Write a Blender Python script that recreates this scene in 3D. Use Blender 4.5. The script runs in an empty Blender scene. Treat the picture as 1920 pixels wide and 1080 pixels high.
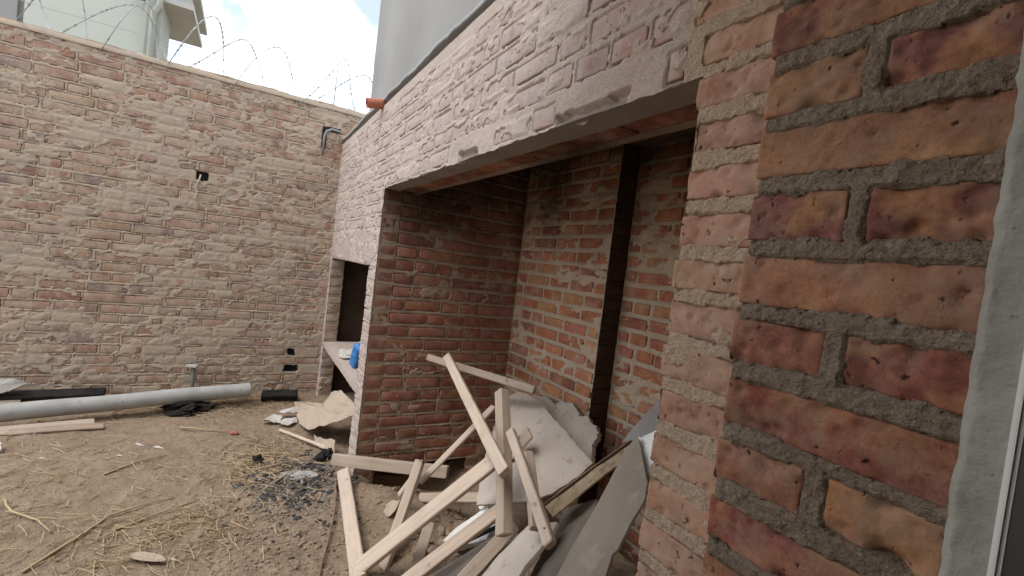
import bpy, bmesh, math, random
import numpy as np
from mathutils import Vector, Matrix, noise as mnoise

random.seed(7)
SC = bpy.context.scene
COL = SC.collection

# ------------------------------------------------------------------ camera
cam_d = bpy.data.cameras.new('camera')
cam_d.sensor_width = 36.0
cam_d.lens = 16.33
cam_d.clip_start = 0.02
cam_d.clip_end = 500
cam = bpy.data.objects.new('camera', cam_d)
COL.objects.link(cam)
YAW, PITCH, ROLL = math.radians(30.335), math.radians(2.207), math.radians(6.93)
fw = Vector((-math.cos(YAW) * math.cos(PITCH), math.sin(YAW) * math.cos(PITCH), -math.sin(PITCH)))
rt = fw.cross(Vector((0, 0, 1))).normalized()
up = rt.cross(fw)
rx = rt * math.cos(ROLL) + up * math.sin(ROLL)
ux = -rt * math.sin(ROLL) + up * math.cos(ROLL)
cm = Matrix((rx, ux, -fw)).transposed().to_4x4()
cm.translation = Vector((0.0, -0.718, 1.431))
cam.matrix_world = cm
SC.camera = cam

# ------------------------------------------------------------------ light
SUN_DIR = Vector((0.10, -0.62, 1.0)).normalized()      # towards the sun
SUN_EL = math.asin(SUN_DIR.z)
world = bpy.data.worlds.new('World')
SC.world = world
world.use_nodes = True
wn = world.node_tree
wn.nodes.clear()
wo = wn.nodes.new('ShaderNodeOutputWorld')
bg = wn.nodes.new('ShaderNodeBackground')
bg.inputs['Strength'].default_value = 0.135
sky = wn.nodes.new('ShaderNodeTexSky')
sky.sky_type = 'NISHITA'
sky.sun_disc = False
sky.sun_elevation = SUN_EL
sky.sun_rotation = math.atan2(SUN_DIR.x, SUN_DIR.y)
wtc = wn.nodes.new('ShaderNodeTexCoord')
wno = wn.nodes.new('ShaderNodeTexNoise')
wno.inputs['Scale'].default_value = 5.5
wno.inputs['Detail'].default_value = 7
wno.inputs['Roughness'].default_value = 0.58
wra = wn.nodes.new('ShaderNodeValToRGB')
wra.color_ramp.elements[0].position = 0.40
wra.color_ramp.elements[0].color = (0.22, 0.22, 0.22, 1)
wra.color_ramp.elements[1].position = 0.60
wra.color_ramp.elements[1].color = (1, 1, 1, 1)
wmx = wn.nodes.new('ShaderNodeMix')
wmx.data_type = 'RGBA'
wmx.inputs[7].default_value = (9.6, 9.8, 10.1, 1)
wn.links.new(wtc.outputs['Generated'], wno.inputs['Vector'])
wn.links.new(wno.outputs['Fac'], wra.inputs['Fac'])
wn.links.new(wra.outputs['Color'], wmx.inputs[0])
wn.links.new(sky.outputs['Color'], wmx.inputs[6])
wn.links.new(wmx.outputs[2], bg.inputs['Color'])
wn.links.new(bg.outputs['Background'], wo.inputs['Surface'])

sun_d = bpy.data.lights.new('sun', 'SUN')
sun_d.energy = 1.0
sun_d.angle = math.radians(22)
sun_d.color = (1.0, 0.96, 0.90)
sun = bpy.data.objects.new('sun', sun_d)
sun.rotation_euler = SUN_DIR.to_track_quat('Z', 'Y').to_euler()
sun.location = (-2, -3, 8)
COL.objects.link(sun)

SC.view_settings.view_transform = 'Standard'
SC.view_settings.look = 'None'
SC.view_settings.exposure = 0.82
SC.view_settings.gamma = 1.0
SC.view_settings.use_curve_mapping = False

# ------------------------------------------------------------------ noise
_T = {}
def vn(x, y, seed):
    if seed not in _T:
        _T[seed] = np.random.RandomState(seed).rand(256, 256)
    T = _T[seed]
    xi = np.floor(x).astype(int); yi = np.floor(y).astype(int)
    fx = x - xi; fy = y - yi
    fx = fx * fx * (3 - 2 * fx); fy = fy * fy * (3 - 2 * fy)
    a = T[xi & 255, yi & 255]; b = T[(xi + 1) & 255, yi & 255]
    c = T[xi & 255, (yi + 1) & 255]; d = T[(xi + 1) & 255, (yi + 1) & 255]
    return (a * (1 - fx) + b * fx) * (1 - fy) + (c * (1 - fx) + d * fx) * fy
def fbm(x, y, seed, octv=4):
    s = 0; a = 0.5; t = 0
    for o in range(octv):
        s = s + a * vn(x, y, seed + o); t += a
        x = x * 2.03 + 17.3; y = y * 2.03 + 5.1; a *= 0.5
    return s / t

# ------------------------------------------------------------------ materials
class NT:
    def __init__(self, name):
        self.m = bpy.data.materials.new(name)
        self.m.use_nodes = True
        self.nt = self.m.node_tree
        self.nt.nodes.clear()
        self.out = self.nt.nodes.new('ShaderNodeOutputMaterial')
        self.b = self.nt.nodes.new('ShaderNodeBsdfPrincipled')
        self.nt.links.new(self.b.outputs[0], self.out.inputs['Surface'])
    def l(self, a, b):
        self.nt.links.new(a, b)
    def n(self, t, **k):
        nd = self.nt.nodes.new(t)
        for q, v in k.items():
            setattr(nd, q, v)
        return nd
    def pos(self, rnd=False, obj=False, scale=None):
        if obj:
            v = self.n('ShaderNodeTexCoord').outputs['Object']
        else:
            v = self.n('ShaderNodeNewGeometry').outputs['Position']
        if rnd:
            oi = self.n('ShaderNodeObjectInfo')
            ml = self.n('ShaderNodeMath', operation='MULTIPLY'); ml.inputs[1].default_value = 37.0
            self.l(oi.outputs['Random'], ml.inputs[0])
            ad = self.n('ShaderNodeVectorMath', operation='ADD')
            self.l(v, ad.inputs[0]); self.l(ml.outputs[0], ad.inputs[1])
            v = ad.outputs[0]
        if scale:
            mp = self.n('ShaderNodeVectorMath', operation='MULTIPLY')
            mp.inputs[1].default_value = scale
            self.l(v, mp.inputs[0]); v = mp.outputs[0]
        return v
    def noise(self, v, scale, detail=4, rough=0.55):
        nd = self.n('ShaderNodeTexNoise')
        nd.inputs['Scale'].default_value = scale
        nd.inputs['Detail'].default_value = detail
        nd.inputs['Roughness'].default_value = rough
        self.l(v, nd.inputs['Vector'])
        return nd.outputs['Fac']
    def ramp(self, f, p0, p1, c0=0.0, c1=1.0):
        nd = self.n('ShaderNodeMapRange')
        nd.inputs['From Min'].default_value = p0; nd.inputs['From Max'].default_value = p1
        nd.inputs['To Min'].default_value = c0; nd.inputs['To Max'].default_value = c1
        nd.clamp = True
        self.l(f, nd.inputs['Value'])
        return nd.outputs[0]
    def mix(self, f, a, b, blend='MIX'):
        nd = self.n('ShaderNodeMix', data_type='RGBA', blend_type=blend)
        for s, v in ((0, f), (6, a), (7, b)):
            if isinstance(v, (int, float)):
                nd.inputs[s].default_value = v
            elif isinstance(v, tuple):
                nd.inputs[s].default_value = v + (1,) if len(v) == 3 else v
            else:
                self.l(v, nd.inputs[s])
        return nd.outputs[2]
    def math(self, op, a, b):
        nd = self.n('ShaderNodeMath', operation=op)
        for i, v in enumerate((a, b)):
            if isinstance(v, (int, float)): nd.inputs[i].default_value = v
            else: self.l(v, nd.inputs[i])
        return nd.outputs[0]
    def val(self, f):      # grey multiplier colour
        cb = self.n('ShaderNodeCombineColor')
        for i in range(3): self.l(f, cb.inputs[i])
        return cb.outputs[0]
    def bump(self, fs, strength=0.5, dist=0.003):
        prev = None
        for f, s, d in fs:
            nd = self.n('ShaderNodeBump')
            nd.inputs['Strength'].default_value = s
            nd.inputs['Distance'].default_value = d
            self.l(f, nd.inputs['Height'])
            if prev: self.l(prev, nd.inputs['Normal'])
            prev = nd.outputs[0]
        self.l(prev, self.b.inputs['Normal'])
    def done(self, col, rough=0.9, spec=0.2, metal=0.0):
        if isinstance(col, tuple): self.b.inputs['Base Color'].default_value = col + (1,)
        else: self.l(col, self.b.inputs['Base Color'])
        if isinstance(rough, (int, float)): self.b.inputs['Roughness'].default_value = rough
        else: self.l(rough, self.b.inputs['Roughness'])
        self.b.inputs['Specular IOR Level'].default_value = spec
        self.b.inputs['Metallic'].default_value = metal
        return self.m

def soot_mask(t, z0, z1, amt):
    """smoke stains: blotchy, strongest where smoke collected under the slab"""
    g = t.n('ShaderNodeNewGeometry')
    sp = t.n('ShaderNodeSeparateXYZ'); t.l(g.outputs['Position'], sp.inputs[0])
    nz = t.noise(g.outputs['Position'], 2.2, 5, 0.6)
    zz = t.math('ADD', sp.outputs['Z'], t.ramp(nz, 0.3, 0.7, -0.35, 0.35))
    return t.ramp(zz, z0, z1, 0.0, amt)

def worn_shade_mask(t, x0, x1):
    """rubbed-off whitewash plus painted eave shade towards the door end, ragged edge"""
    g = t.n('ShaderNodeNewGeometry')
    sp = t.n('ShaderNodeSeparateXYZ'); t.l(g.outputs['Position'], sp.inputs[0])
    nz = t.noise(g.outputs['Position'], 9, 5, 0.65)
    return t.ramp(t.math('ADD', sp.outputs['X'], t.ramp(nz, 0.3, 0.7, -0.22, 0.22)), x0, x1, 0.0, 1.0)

def brick_mat(name, yellow=0.5, dust=(0.5, 0.42, 0.36), dust_amt=0.5, dust_lo=0.45, dust_hi=0.62, soot=None, fine=1.0, streak=False, ycol=(0.40, 0.19, 0.075), worn_shade=None):
    t = NT(name)
    oi = t.n('ShaderNodeObjectInfo')
    v = t.pos(rnd=True)
    w = t.pos()
    col = oi.outputs['Color']
    n2 = t.noise(v, 9 if not streak else 13, 3)
    col = t.mix(t.ramp(n2, 0.48, 0.60 if streak else 0.66, 0, yellow), col, ycol)
    n2b = t.noise(v, 6.5, 3)
    col = t.mix(t.ramp(n2b, 0.50, 0.66, 0, 0.5), col, (0.15, 0.062, 0.058))
    n1 = t.noise(v, 26, 5, 0.65)
    col = t.mix(1.0, col, t.val(t.ramp(n1, 0.25, 0.75, 0.66, 1.28)), 'MULTIPLY')
    n3 = t.noise(v, 160, 3, 0.7)
    col = t.mix(1.0, col, t.val(t.ramp(n3, 0.3, 0.65, 0.78, 1.1)), 'MULTIPLY')
    d1 = t.noise(w, 11, 6, 0.62)
    d2 = t.noise(w, 70, 4, 0.7)
    df = t.math('ADD', t.math('MULTIPLY', d1, 0.7), t.math('MULTIPLY', d2, 0.3))
    dn = t.noise(v, 40, 4)
    dcol = t.mix(t.ramp(dn, 0.3, 0.7), dust, tuple(c * 0.82 for c in dust))
    col = t.mix(t.ramp(df, dust_lo, dust_hi, 0, dust_amt), col, dcol)
    if worn_shade: col = t.mix(worn_shade_mask(t, *worn_shade), col, t.mix(t.ramp(dn, 0.3, 0.7), (0.47, 0.30, 0.235), (0.38, 0.225, 0.175)))
    # small dark pits
    pit = t.noise(v, 75, 2, 0.4)
    pm = t.ramp(pit, 0.245, 0.30, 1.0, 0.0)
    col = t.mix(pm, col, (0.05, 0.026, 0.02))
    if soot: col = t.mix(soot_mask(t, *soot), col, (0.022, 0.017, 0.015))
    b1 = t.noise(v, 190, 4, 0.7)
    b2 = t.noise(v, 45, 4, 0.6)
    fs = [(b2, 0.40 * fine, 0.004), (b1, 0.60 * fine, 0.0016), (t.ramp(pit, 0.24, 0.33), 0.8, 0.003)]
    if streak:
        sv = t.pos(rnd=True, scale=(260, 260, 12))
        fs.append((t.noise(sv, 1.0, 3, 0.6), 0.35, 0.0012))
    t.bump(fs)
    return t.done(col, 0.92, 0.12)

def mortar_mat(name, c1, c2, c3, soot=None, fine=1.0, worn_shade=None):
    t = NT(name)
    w = t.pos()
    n1 = t.noise(w, 5, 5, 0.6); n2 = t.noise(w, 28, 5, 0.65); n3 = t.noise(w, 260, 3, 0.75)
    col = t.mix(t.ramp(n1, 0.38, 0.62), c1, c2)
    col = t.mix(t.ramp(n2, 0.5, 0.72, 0, 0.75), col, c3)
    if worn_shade: col = t.mix(worn_shade_mask(t, *worn_shade), col, t.mix(t.ramp(n2, 0.35, 0.65), (0.45, 0.345, 0.26), (0.41, 0.29, 0.225)))
    col = t.mix(1.0, col, t.val(t.ramp(n3, 0.3, 0.7, 0.66, 1.24)), 'MULTIPLY')
    if soot: col = t.mix(soot_mask(t, *soot), col, (0.022, 0.018, 0.016))
    t.bump([(t.noise(w, 60, 5, 0.65), 0.6 * fine, 0.008), (n3, 0.7 * fine, 0.0022)])
    return t.done(col, 0.95, 0.1)

def plain_mat(name, c1, c2, scale=8, bump=(60, 0.4, 0.003), rough=0.85, spec=0.2, metal=0.0, obj=False, speck=None):
    t = NT(name)
    v = t.pos(obj=obj, rnd=True)
    col = t.mix(t.ramp(t.noise(v, scale, 5, 0.6), 0.33, 0.67), c1, c2)
    if speck:
        col = t.mix(t.ramp(t.noise(v, speck[0], 3, 0.6), speck[1], speck[1] + 0.1), col, speck[2])
    t.bump([(t.noise(v, bump[0], 4, 0.6), bump[1], bump[2])])
    return t.done(col, rough, spec, metal)

def wood_mat(name, c1, c2, c3):
    t = NT(name)
    v = t.pos(obj=True, rnd=True)
    vs = t.n('ShaderNodeVectorMath', operation='MULTIPLY'); vs.inputs[1].default_value = (2.2, 34, 34)
    t.l(v, vs.inputs[0])
    g = t.noise(vs.outputs[0], 1.6, 5, 0.6)
    col = t.mix(t.ramp(g, 0.34, 0.66), c1, c2)
    d = t.noise(v, 7, 5, 0.6)
    col = t.mix(t.ramp(d, 0.52, 0.75, 0, 0.6), col, c3)
    k = t.noise(v, 14, 2, 0.4)
    col = t.mix(t.ramp(k, 0.70, 0.76, 0, 0.7), col, (0.11, 0.055, 0.03))
    t.bump([(g, 0.35, 0.002), (t.noise(v, 120, 3), 0.2, 0.001)])
    return t.done(col, 0.8, 0.2)

M = {}
DUSTY = (0.46, 0.385, 0.33)
M['brick_left'] = brick_mat('brick_weathered', 0.45, (0.51, 0.395, 0.295), 0.88, 0.38, 0.56, fine=0.6)
M['mortar_left'] = mortar_mat('mortar_weathered', (0.51, 0.405, 0.30), (0.45, 0.375, 0.295), (0.55, 0.44, 0.33), fine=0.6)
M['brick_front'] = brick_mat('brick_dusty', 0.25, (0.52, 0.44, 0.405), 0.90, 0.34, 0.50, worn_shade=(-1.15, -0.5))  # door end darkened: thinner whitewash plus eave shade put into the colour
M['mortar_front'] = mortar_mat('mortar_dusty', (0.53, 0.445, 0.39), (0.48, 0.40, 0.345), (0.57, 0.49, 0.43), fine=0.6, worn_shade=(-1.15, -0.5))
M['brick_strip'] = brick_mat('brick_rosy', 0.40, (0.52, 0.345, 0.245), 0.85, 0.36, 0.56, fine=0.9)
M['mortar_strip'] = mortar_mat('mortar_sandy', (0.49, 0.365, 0.258), (0.45, 0.325, 0.225), (0.53, 0.42, 0.31), fine=1.5)
M['brick_right'] = brick_mat('brick_raw', 0.80, (0.35, 0.24, 0.175), 0.70, 0.46, 0.66, streak=True, ycol=(0.40, 0.205, 0.10))
M['mortar_right'] = mortar_mat('mortar_grey', (0.30, 0.232, 0.168), (0.255, 0.19, 0.136), (0.36, 0.285, 0.215), fine=2.2)
M['brick_niche'] = brick_mat('brick_smoked', 0.3, (0.45, 0.32, 0.235), 0.62, 0.45, 0.66, soot=(1.40, 2.1, 0.90))
M['mortar_niche'] = mortar_mat('mortar_smoked', (0.45, 0.35, 0.265), (0.39, 0.295, 0.215), (0.50, 0.40, 0.31), soot=(1.40, 2.1, 0.90))
M['brick_back'] = brick_mat('brick_orange', 0.55, (0.54, 0.385, 0.27), 0.60, 0.47, 0.64, soot=(1.55, 2.3, 0.88))
M['mortar_back'] = mortar_mat('mortar_tan', (0.56, 0.44, 0.325), (0.50, 0.385, 0.28), (0.60, 0.49, 0.38), soot=(1.55, 2.3, 0.88))
M['soot'] = plain_mat('soot', (0.060, 0.038, 0.028), (0.095, 0.060, 0.043), 6, rough=0.95)  # sooty brown, with recess shade of oven chamber and pilaster side painted in
M['concrete'] = plain_mat('concrete', (0.27, 0.265, 0.255), (0.33, 0.325, 0.31), 1.6, (90, 0.4, 0.003), 0.9)
M['render'] = plain_mat('render_cement', (0.28, 0.265, 0.225), (0.35, 0.335, 0.29), 14, (130, 0.7, 0.003), 0.92, speck=(90, 0.66, (0.2, 0.17, 0.13)))
M['lintel'] = plain_mat('lintel_concrete', (0.25, 0.215, 0.185), (0.32, 0.28, 0.24), 6, (70, 0.7, 0.006), 0.92)
M['wood'] = wood_mat('planed_pine', (0.60, 0.49, 0.395), (0.50, 0.395, 0.31), (0.40, 0.315, 0.245))
M['wood_grey'] = wood_mat('weathered_pine', (0.48, 0.385, 0.305), (0.39, 0.305, 0.235), (0.30, 0.235, 0.185))
M['wood_old'] = wood_mat('old_board', (0.40, 0.31, 0.235), (0.30, 0.225, 0.165), (0.5, 0.43, 0.36))
M['plaster'] = plain_mat('plaster_board', (0.43, 0.37, 0.315), (0.51, 0.45, 0.39), 5, (40, 0.5, 0.005), 0.9, speck=(19, 0.6, (0.36, 0.29, 0.235)))
M['foam'] = plain_mat('white_foam', (0.80, 0.79, 0.76), (0.70, 0.68, 0.63), 9, (75, 0.9, 0.008), 0.8)
M['cement_board'] = plain_mat('cement_board', (0.225, 0.190, 0.150), (0.275, 0.235, 0.185), 4, (110, 0.25, 0.002), 0.85, speck=(11, 0.58, (0.31, 0.26, 0.20)))
M['dirty_metal'] = plain_mat('dirty_metal', (0.23, 0.165, 0.10), (0.36, 0.28, 0.19), 14, (45, 0.6, 0.005), 0.75, 0.25, speck=(30, 0.57, (0.12, 0.08, 0.05)))
M['grey_metal'] = plain_mat('grey_metal', (0.34, 0.34, 0.34), (0.42, 0.42, 0.41), 6, (90, 0.1, 0.001), 0.45, 0.5, 0.5)
M['dark_sheet'] = plain_mat('dark_sheet', (0.12, 0.10, 0.085), (0.18, 0.15, 0.12), 7, (50, 0.3, 0.003), 0.7)
M['pipe'] = plain_mat('pipe_grey', (0.34, 0.34, 0.325), (0.44, 0.435, 0.41), 9, (60, 0.3, 0.002), 0.75, 0.3, speck=(30, 0.62, (0.28, 0.24, 0.2)))
M['black'] = plain_mat('charred', (0.012, 0.011, 0.010), (0.03, 0.027, 0.025), 12, (40, 0.8, 0.006), 0.85)  # also stands in for the shade inside the wall holes and conduit slot
M['ash'] = plain_mat('ash', (0.10, 0.095, 0.09), (0.03, 0.03, 0.03), 16, (60, 0.8, 0.006), 0.95, speck=(22, 0.58, (0.42, 0.40, 0.37)))
M['ash_pale'] = plain_mat('ash_pale', (0.44, 0.42, 0.39), (0.26, 0.25, 0.235), 22, (50, 0.7, 0.005), 0.95, speck=(40, 0.6, (0.08, 0.075, 0.07)))
M['paper'] = plain_mat('cardboard', (0.47, 0.38, 0.295), (0.40, 0.32, 0.245), 6, (14, 0.6, 0.02), 0.85)
M['white_scrap'] = plain_mat('white_scrap', (0.58, 0.56, 0.52), (0.48, 0.455, 0.415), 9, (25, 0.5, 0.01), 0.8)
M['straw'] = plain_mat('straw_dry', (0.50, 0.385, 0.235), (0.40, 0.30, 0.18), 10, rough=0.8)
M['twig'] = plain_mat('twig_dry', (0.44, 0.34, 0.23), (0.33, 0.25, 0.165), 20, rough=0.85)
M['rust'] = plain_mat('rusty_iron', (0.20, 0.125, 0.085), (0.27, 0.185, 0.13), 25, rough=0.85)
M['clay'] = plain_mat('terracotta', (0.50, 0.20, 0.13), (0.42, 0.155, 0.10), 12, rough=0.85)
M['wire'] = plain_mat('galvanised_wire', (0.36, 0.365, 0.36), (0.44, 0.445, 0.44), 30, (60, 0.1, 0.001), 0.6, 0.4, 0.3)
M['house_white'] = plain_mat('painted_render', (0.47, 0.50, 0.44), (0.50, 0.53, 0.47), 0.8, (40, 0.15, 0.003), 0.85)
M['house_trim'] = plain_mat('trim_paint', (0.31, 0.33, 0.285), (0.35, 0.37, 0.325), 2, (40, 0.1, 0.002), 0.8)
M['eave_paint'] = plain_mat('eave_paint', (0.42, 0.43, 0.40), (0.47, 0.48, 0.45), 2, (40, 0.1, 0.002), 0.8)
M['house_grey'] = plain_mat('grey_render', (0.27, 0.27, 0.26), (0.33, 0.33, 0.32), 1, (40, 0.2, 0.003), 0.85)
M['inner_wall'] = plain_mat('interior_render', (0.55, 0.51, 0.45), (0.60, 0.56, 0.49), 2, (60, 0.2, 0.003), 0.9)
M['frame_white'] = plain_mat('frame_white', (0.66, 0.63, 0.59), (0.72, 0.69, 0.65), 6, (60, 0.05, 0.001), 0.4, 0.5)
M['frame_dark'] = plain_mat('frame_dark', (0.035, 0.030, 0.028), (0.055, 0.048, 0.044), 6, (60, 0.05, 0.001), 0.4, 0.5)
M['green_pipe'] = plain_mat('green_pipe', (0.12, 0.14, 0.11), (0.18, 0.19, 0.155), 25, rough=0.7)
M['blue'] = plain_mat('blue_plastic', (0.03, 0.16, 0.46), (0.05, 0.24, 0.60), 9, (20, 0.4, 0.01), 0.4, 0.5)
M['brick_scrap'] = plain_mat('brick_scrap', (0.40, 0.17, 0.10), (0.30, 0.12, 0.075), 18, rough=0.9)

def dirt_mat():
    t = NT('dirt')
    w = t.pos()
    n1 = t.noise(w, 1.7, 6, 0.6); n2 = t.noise(w, 9, 6, 0.65); n3 = t.noise(w, 55, 4, 0.7); n4 = t.noise(w, 240, 3, 0.7)
    col = t.mix(t.ramp(n1, 0.36, 0.64), (0.275, 0.205, 0.143), (0.335, 0.252, 0.178))
    col = t.mix(t.ramp(n2, 0.5, 0.75, 0, 0.7), col, (0.37, 0.29, 0.208))
    col = t.mix(t.ramp(n2, 0.48, 0.28, 0, 0.55), col, (0.20, 0.145, 0.10))
    col = t.mix(1.0, col, t.val(t.ramp(n3, 0.28, 0.7, 0.72, 1.2)), 'MULTIPLY')
    col = t.mix(1.0, col, t.val(t.ramp(n4, 0.3, 0.7, 0.75, 1.18)), 'MULTIPLY')
    # burnt, ashy ground around the old fire (dark stain with its own ragged shape)
    g = t.n('ShaderNodeNewGeometry')
    sp = t.n('ShaderNodeSeparateXYZ'); t.l(g.outputs['Position'], sp.inputs[0])
    dx = t.math('MULTIPLY', t.math('ADD', sp.outputs['X'], 2.95), 2.3)
    dy = t.math('MULTIPLY', t.math('ADD', sp.outputs['Y'], 0.33), 3.6)
    r = t.math('SQRT', t.math('ADD', t.math('MULTIPLY', dx, dx), t.math('MULTIPLY', dy, dy)), 0)
    rr = t.math('ADD', r, t.ramp(t.noise(w, 7, 6, 0.7), 0.3, 0.7, -0.55, 0.55))
    col = t.mix(t.ramp(rr, 0.45, 1.0, 0.9, 0.0), col, t.mix(t.ramp(n3, 0.42, 0.62), (0.05, 0.047, 0.044), (0.27, 0.245, 0.22)))
    t.bump([(n2, 0.5, 0.03), (n3, 0.8, 0.010), (n4, 0.7, 0.003)])
    return t.done(col, 0.95, 0.08)
M['dirt'] = dirt_mat()
M['pebble'] = plain_mat('pebble', (0.33, 0.25, 0.18), (0.25, 0.188, 0.135), 12, rough=0.95)

# ------------------------------------------------------------------ object helpers
def tag(o, label=None, cat=None, group=None, kind=None):
    if label: o['label'] = label
    if cat: o['category'] = cat
    if group: o['group'] = group
    if kind: o['kind'] = kind
    return o
def link(name, me, mat=None, parent=None, loc=(0, 0, 0)):
    o = bpy.data.objects.new(name, me)
    COL.objects.link(o)
    o.location = loc
    if mat is not None and me is not None and not me.materials:
        me.materials.append(mat)
    if parent is not None:
        o.parent = parent
    return o
def empty(name, loc=(0, 0, 0)):
    o = bpy.data.objects.new(name, None)
    o.empty_display_size = 0.1
    o.location = loc
    COL.objects.link(o)
    return o
def adopt(child, root):
    """child keeps its world transform; root is an unrotated top-level object"""
    child.parent = root
    child.matrix_parent_inverse = Matrix.Translation(-Vector(root.location))
    return child
def mesh_np(name, V, F, smooth=False):
    me = bpy.data.meshes.new(name)
    V = np.asarray(V, dtype=np.float32); F = np.asarray(F, dtype=np.int32)
    k = F.shape[1]
    me.vertices.add(len(V)); me.vertices.foreach_set('co', V.ravel())
    me.loops.add(F.size); me.loops.foreach_set('vertex_index', F.ravel())
    me.polygons.add(len(F))
    me.polygons.foreach_set('loop_start', np.arange(0, F.size, k, dtype=np.int32))
    me.polygons.foreach_set('loop_total', np.full(len(F), k, dtype=np.int32))
    me.polygons.foreach_set('use_smooth', np.full(len(F), bool(smooth)))
    me.update(calc_edges=True)
    return me
def box_vf(x0, x1, y0, y1, z0, z1, base=0):
    V = [(x, y, z) for z in (z0, z1) for y in (y0, y1) for x in (x0, x1)]
    F = [(0, 2, 3, 1), (4, 5, 7, 6), (0, 1, 5, 4), (2, 6, 7, 3), (0, 4, 6, 2), (1, 3, 7, 5)]
    return V, [tuple(i + base for i in f) for f in F]
def boxes_mesh(name, bxs):
    V, F = [], []
    for b in bxs:
        v, f = box_vf(*b, base=len(V)); V += v; F += f
    return mesh_np(name, V, F)
def bevel_box(name, x0, x1, y0, y1, z0, z1, bev=0.004):
    bm = bmesh.new()
    V, F = box_vf(x0, x1, y0, y1, z0, z1)
    vs = [bm.verts.new(v) for v in V]
    for f in F: bm.faces.new([vs[i] for i in f])
    bmesh.ops.bevel(bm, geom=bm.edges[:], offset=bev, segments=2, affect='EDGES')
    me = bpy.data.meshes.new(name); bm.to_mesh(me); bm.free()
    return me

def rounded_block(w, h, d, nx, nz, ny, r, seed, amp, dent=0, freq=1.0):
    """brick: x length, y depth, z height, centred; rounded, uneven, dented"""
    V, F, idx = [], [], {}
    def vid(p):
        k = (round(p[0], 6), round(p[1], 6), round(p[2], 6))
        if k not in idx:
            idx[k] = len(V); V.append(p)
        return idx[k]
    def ticks(L, n):
        a = L / 2
        return np.concatenate([[-a, -a + r * 0.4], np.linspace(-a + r, a - r, max(1, n - 1) + 1), [a - r * 0.4, a]])
    X = ticks(w, nx); Y = ticks(d, ny); Z = ticks(h, nz)
    def face(A, B, fn, flip):
        for i in range(len(A) - 1):
            for j in range(len(B) - 1):
                q = [vid(fn(A[i], B[j])), vid(fn(A[i + 1], B[j])), vid(fn(A[i + 1], B[j + 1])), vid(fn(A[i], B[j + 1]))]
                F.append(q[::-1] if flip else q)
    face(X, Z, lambda a, b: (a, -d / 2, b), False)
    face(X, Z, lambda a, b: (a, d / 2, b), True)
    face(X, Y, lambda a, b: (a, b, -h / 2), True)
    face(X, Y, lambda a, b: (a, b, h / 2), False)
    face(Y, Z, lambda a, b: (-w / 2, a, b), True)
    face(Y, Z, lambda a, b: (w / 2, a, b), False)
    P = np.array(V)
    half = np.array([w / 2, d / 2, h / 2]) - r
    c = np.clip(P, -half, half)
    n = P - c
    ln = np.linalg.norm(n, axis=1, keepdims=True); ln[ln == 0] = 1
    n = n / ln
    P = c + n * np.minimum(ln, r)
    rs = np.random.RandomState(seed)
    off = rs.rand(3) * 50
    dents = [(rs.uniform(-w / 2, w / 2), rs.uniform(-h / 2, h / 2), rs.uniform(0.004, 0.011), rs.uniform(0.002, 0.006)) for _ in range(dent)]
    chips = [(rs.uniform(-w / 2, w / 2), rs.choice([-1, 1]) * h / 2, rs.uniform(0.008, 0.02), rs.uniform(0.003, 0.008)) for _ in range(dent // 2)]
    for i in range(len(P)):
        p = Vector(P[i]) * freq + Vector(off)
        a = mnoise.noise(p * 22) * 0.55 + mnoise.noise(p * 55) * 0.3 + mnoise.noise(p * 130) * 0.15
        e = mnoise.noise(p * 9 + Vector((9, 3, 1)))
        P[i] += n[i] * (a * amp + e * amp * 0.8)
        if dent and n[i][1] < -0.3:
            for (x, z, rr, dd) in dents + chips:
                q = ((P[i][0] - x) ** 2 + (P[i][2] - z) ** 2) / (rr * rr)
                if q < 4: P[i][1] += dd * math.exp(-q * 1.5)
    return P, np.array(F)

POOL = {}
def brick_pool(matname, kind):
    k = (matname, kind)
    if k not in POOL:
        w = 0.243 if kind == 's' else 0.115
        nx = 6 if kind == 's' else 3
        L = []
        for s in range(7):
            P, F = rounded_block(w, 0.058, 0.11, nx, 2, 1, 0.0045, 100 + s * 7 + len(POOL), 0.0026)
            me = mesh_np('brick', P, F, True)
            me.materials.append(M[matname]); L.append((me, w))
        POOL[k] = L
    return POOL[k]

PAL_RED = [(0.27, 0.085, 0.055), (0.33, 0.12, 0.07), (0.23, 0.075, 0.06), (0.37, 0.155, 0.08), (0.30, 0.13, 0.095), (0.20, 0.07, 0.06)]
PAL_ORANGE = [(0.52, 0.205, 0.105), (0.46, 0.165, 0.09), (0.55, 0.265, 0.12), (0.43, 0.155, 0.10), (0.37, 0.14, 0.095)]
PAL_LEFT = [(0.37, 0.20, 0.15), (0.41, 0.265, 0.195), (0.44, 0.30, 0.215), (0.35, 0.235, 0.20), (0.38, 0.215, 0.165), (0.25, 0.185, 0.18), (0.45, 0.325, 0.215), (0.39, 0.24, 0.185), (0.32, 0.155, 0.105)]
PAL_FRONT = [(0.47, 0.315, 0.255), (0.50, 0.36, 0.29), (0.42, 0.255, 0.215), (0.53, 0.40, 0.29), (0.42, 0.28, 0.26), (0.45, 0.30, 0.28)]
PAL_NICHE = [(0.34, 0.13, 0.09), (0.39, 0.165, 0.105), (0.30, 0.115, 0.085), (0.42, 0.195, 0.125), (0.35, 0.155, 0.115)]

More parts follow.
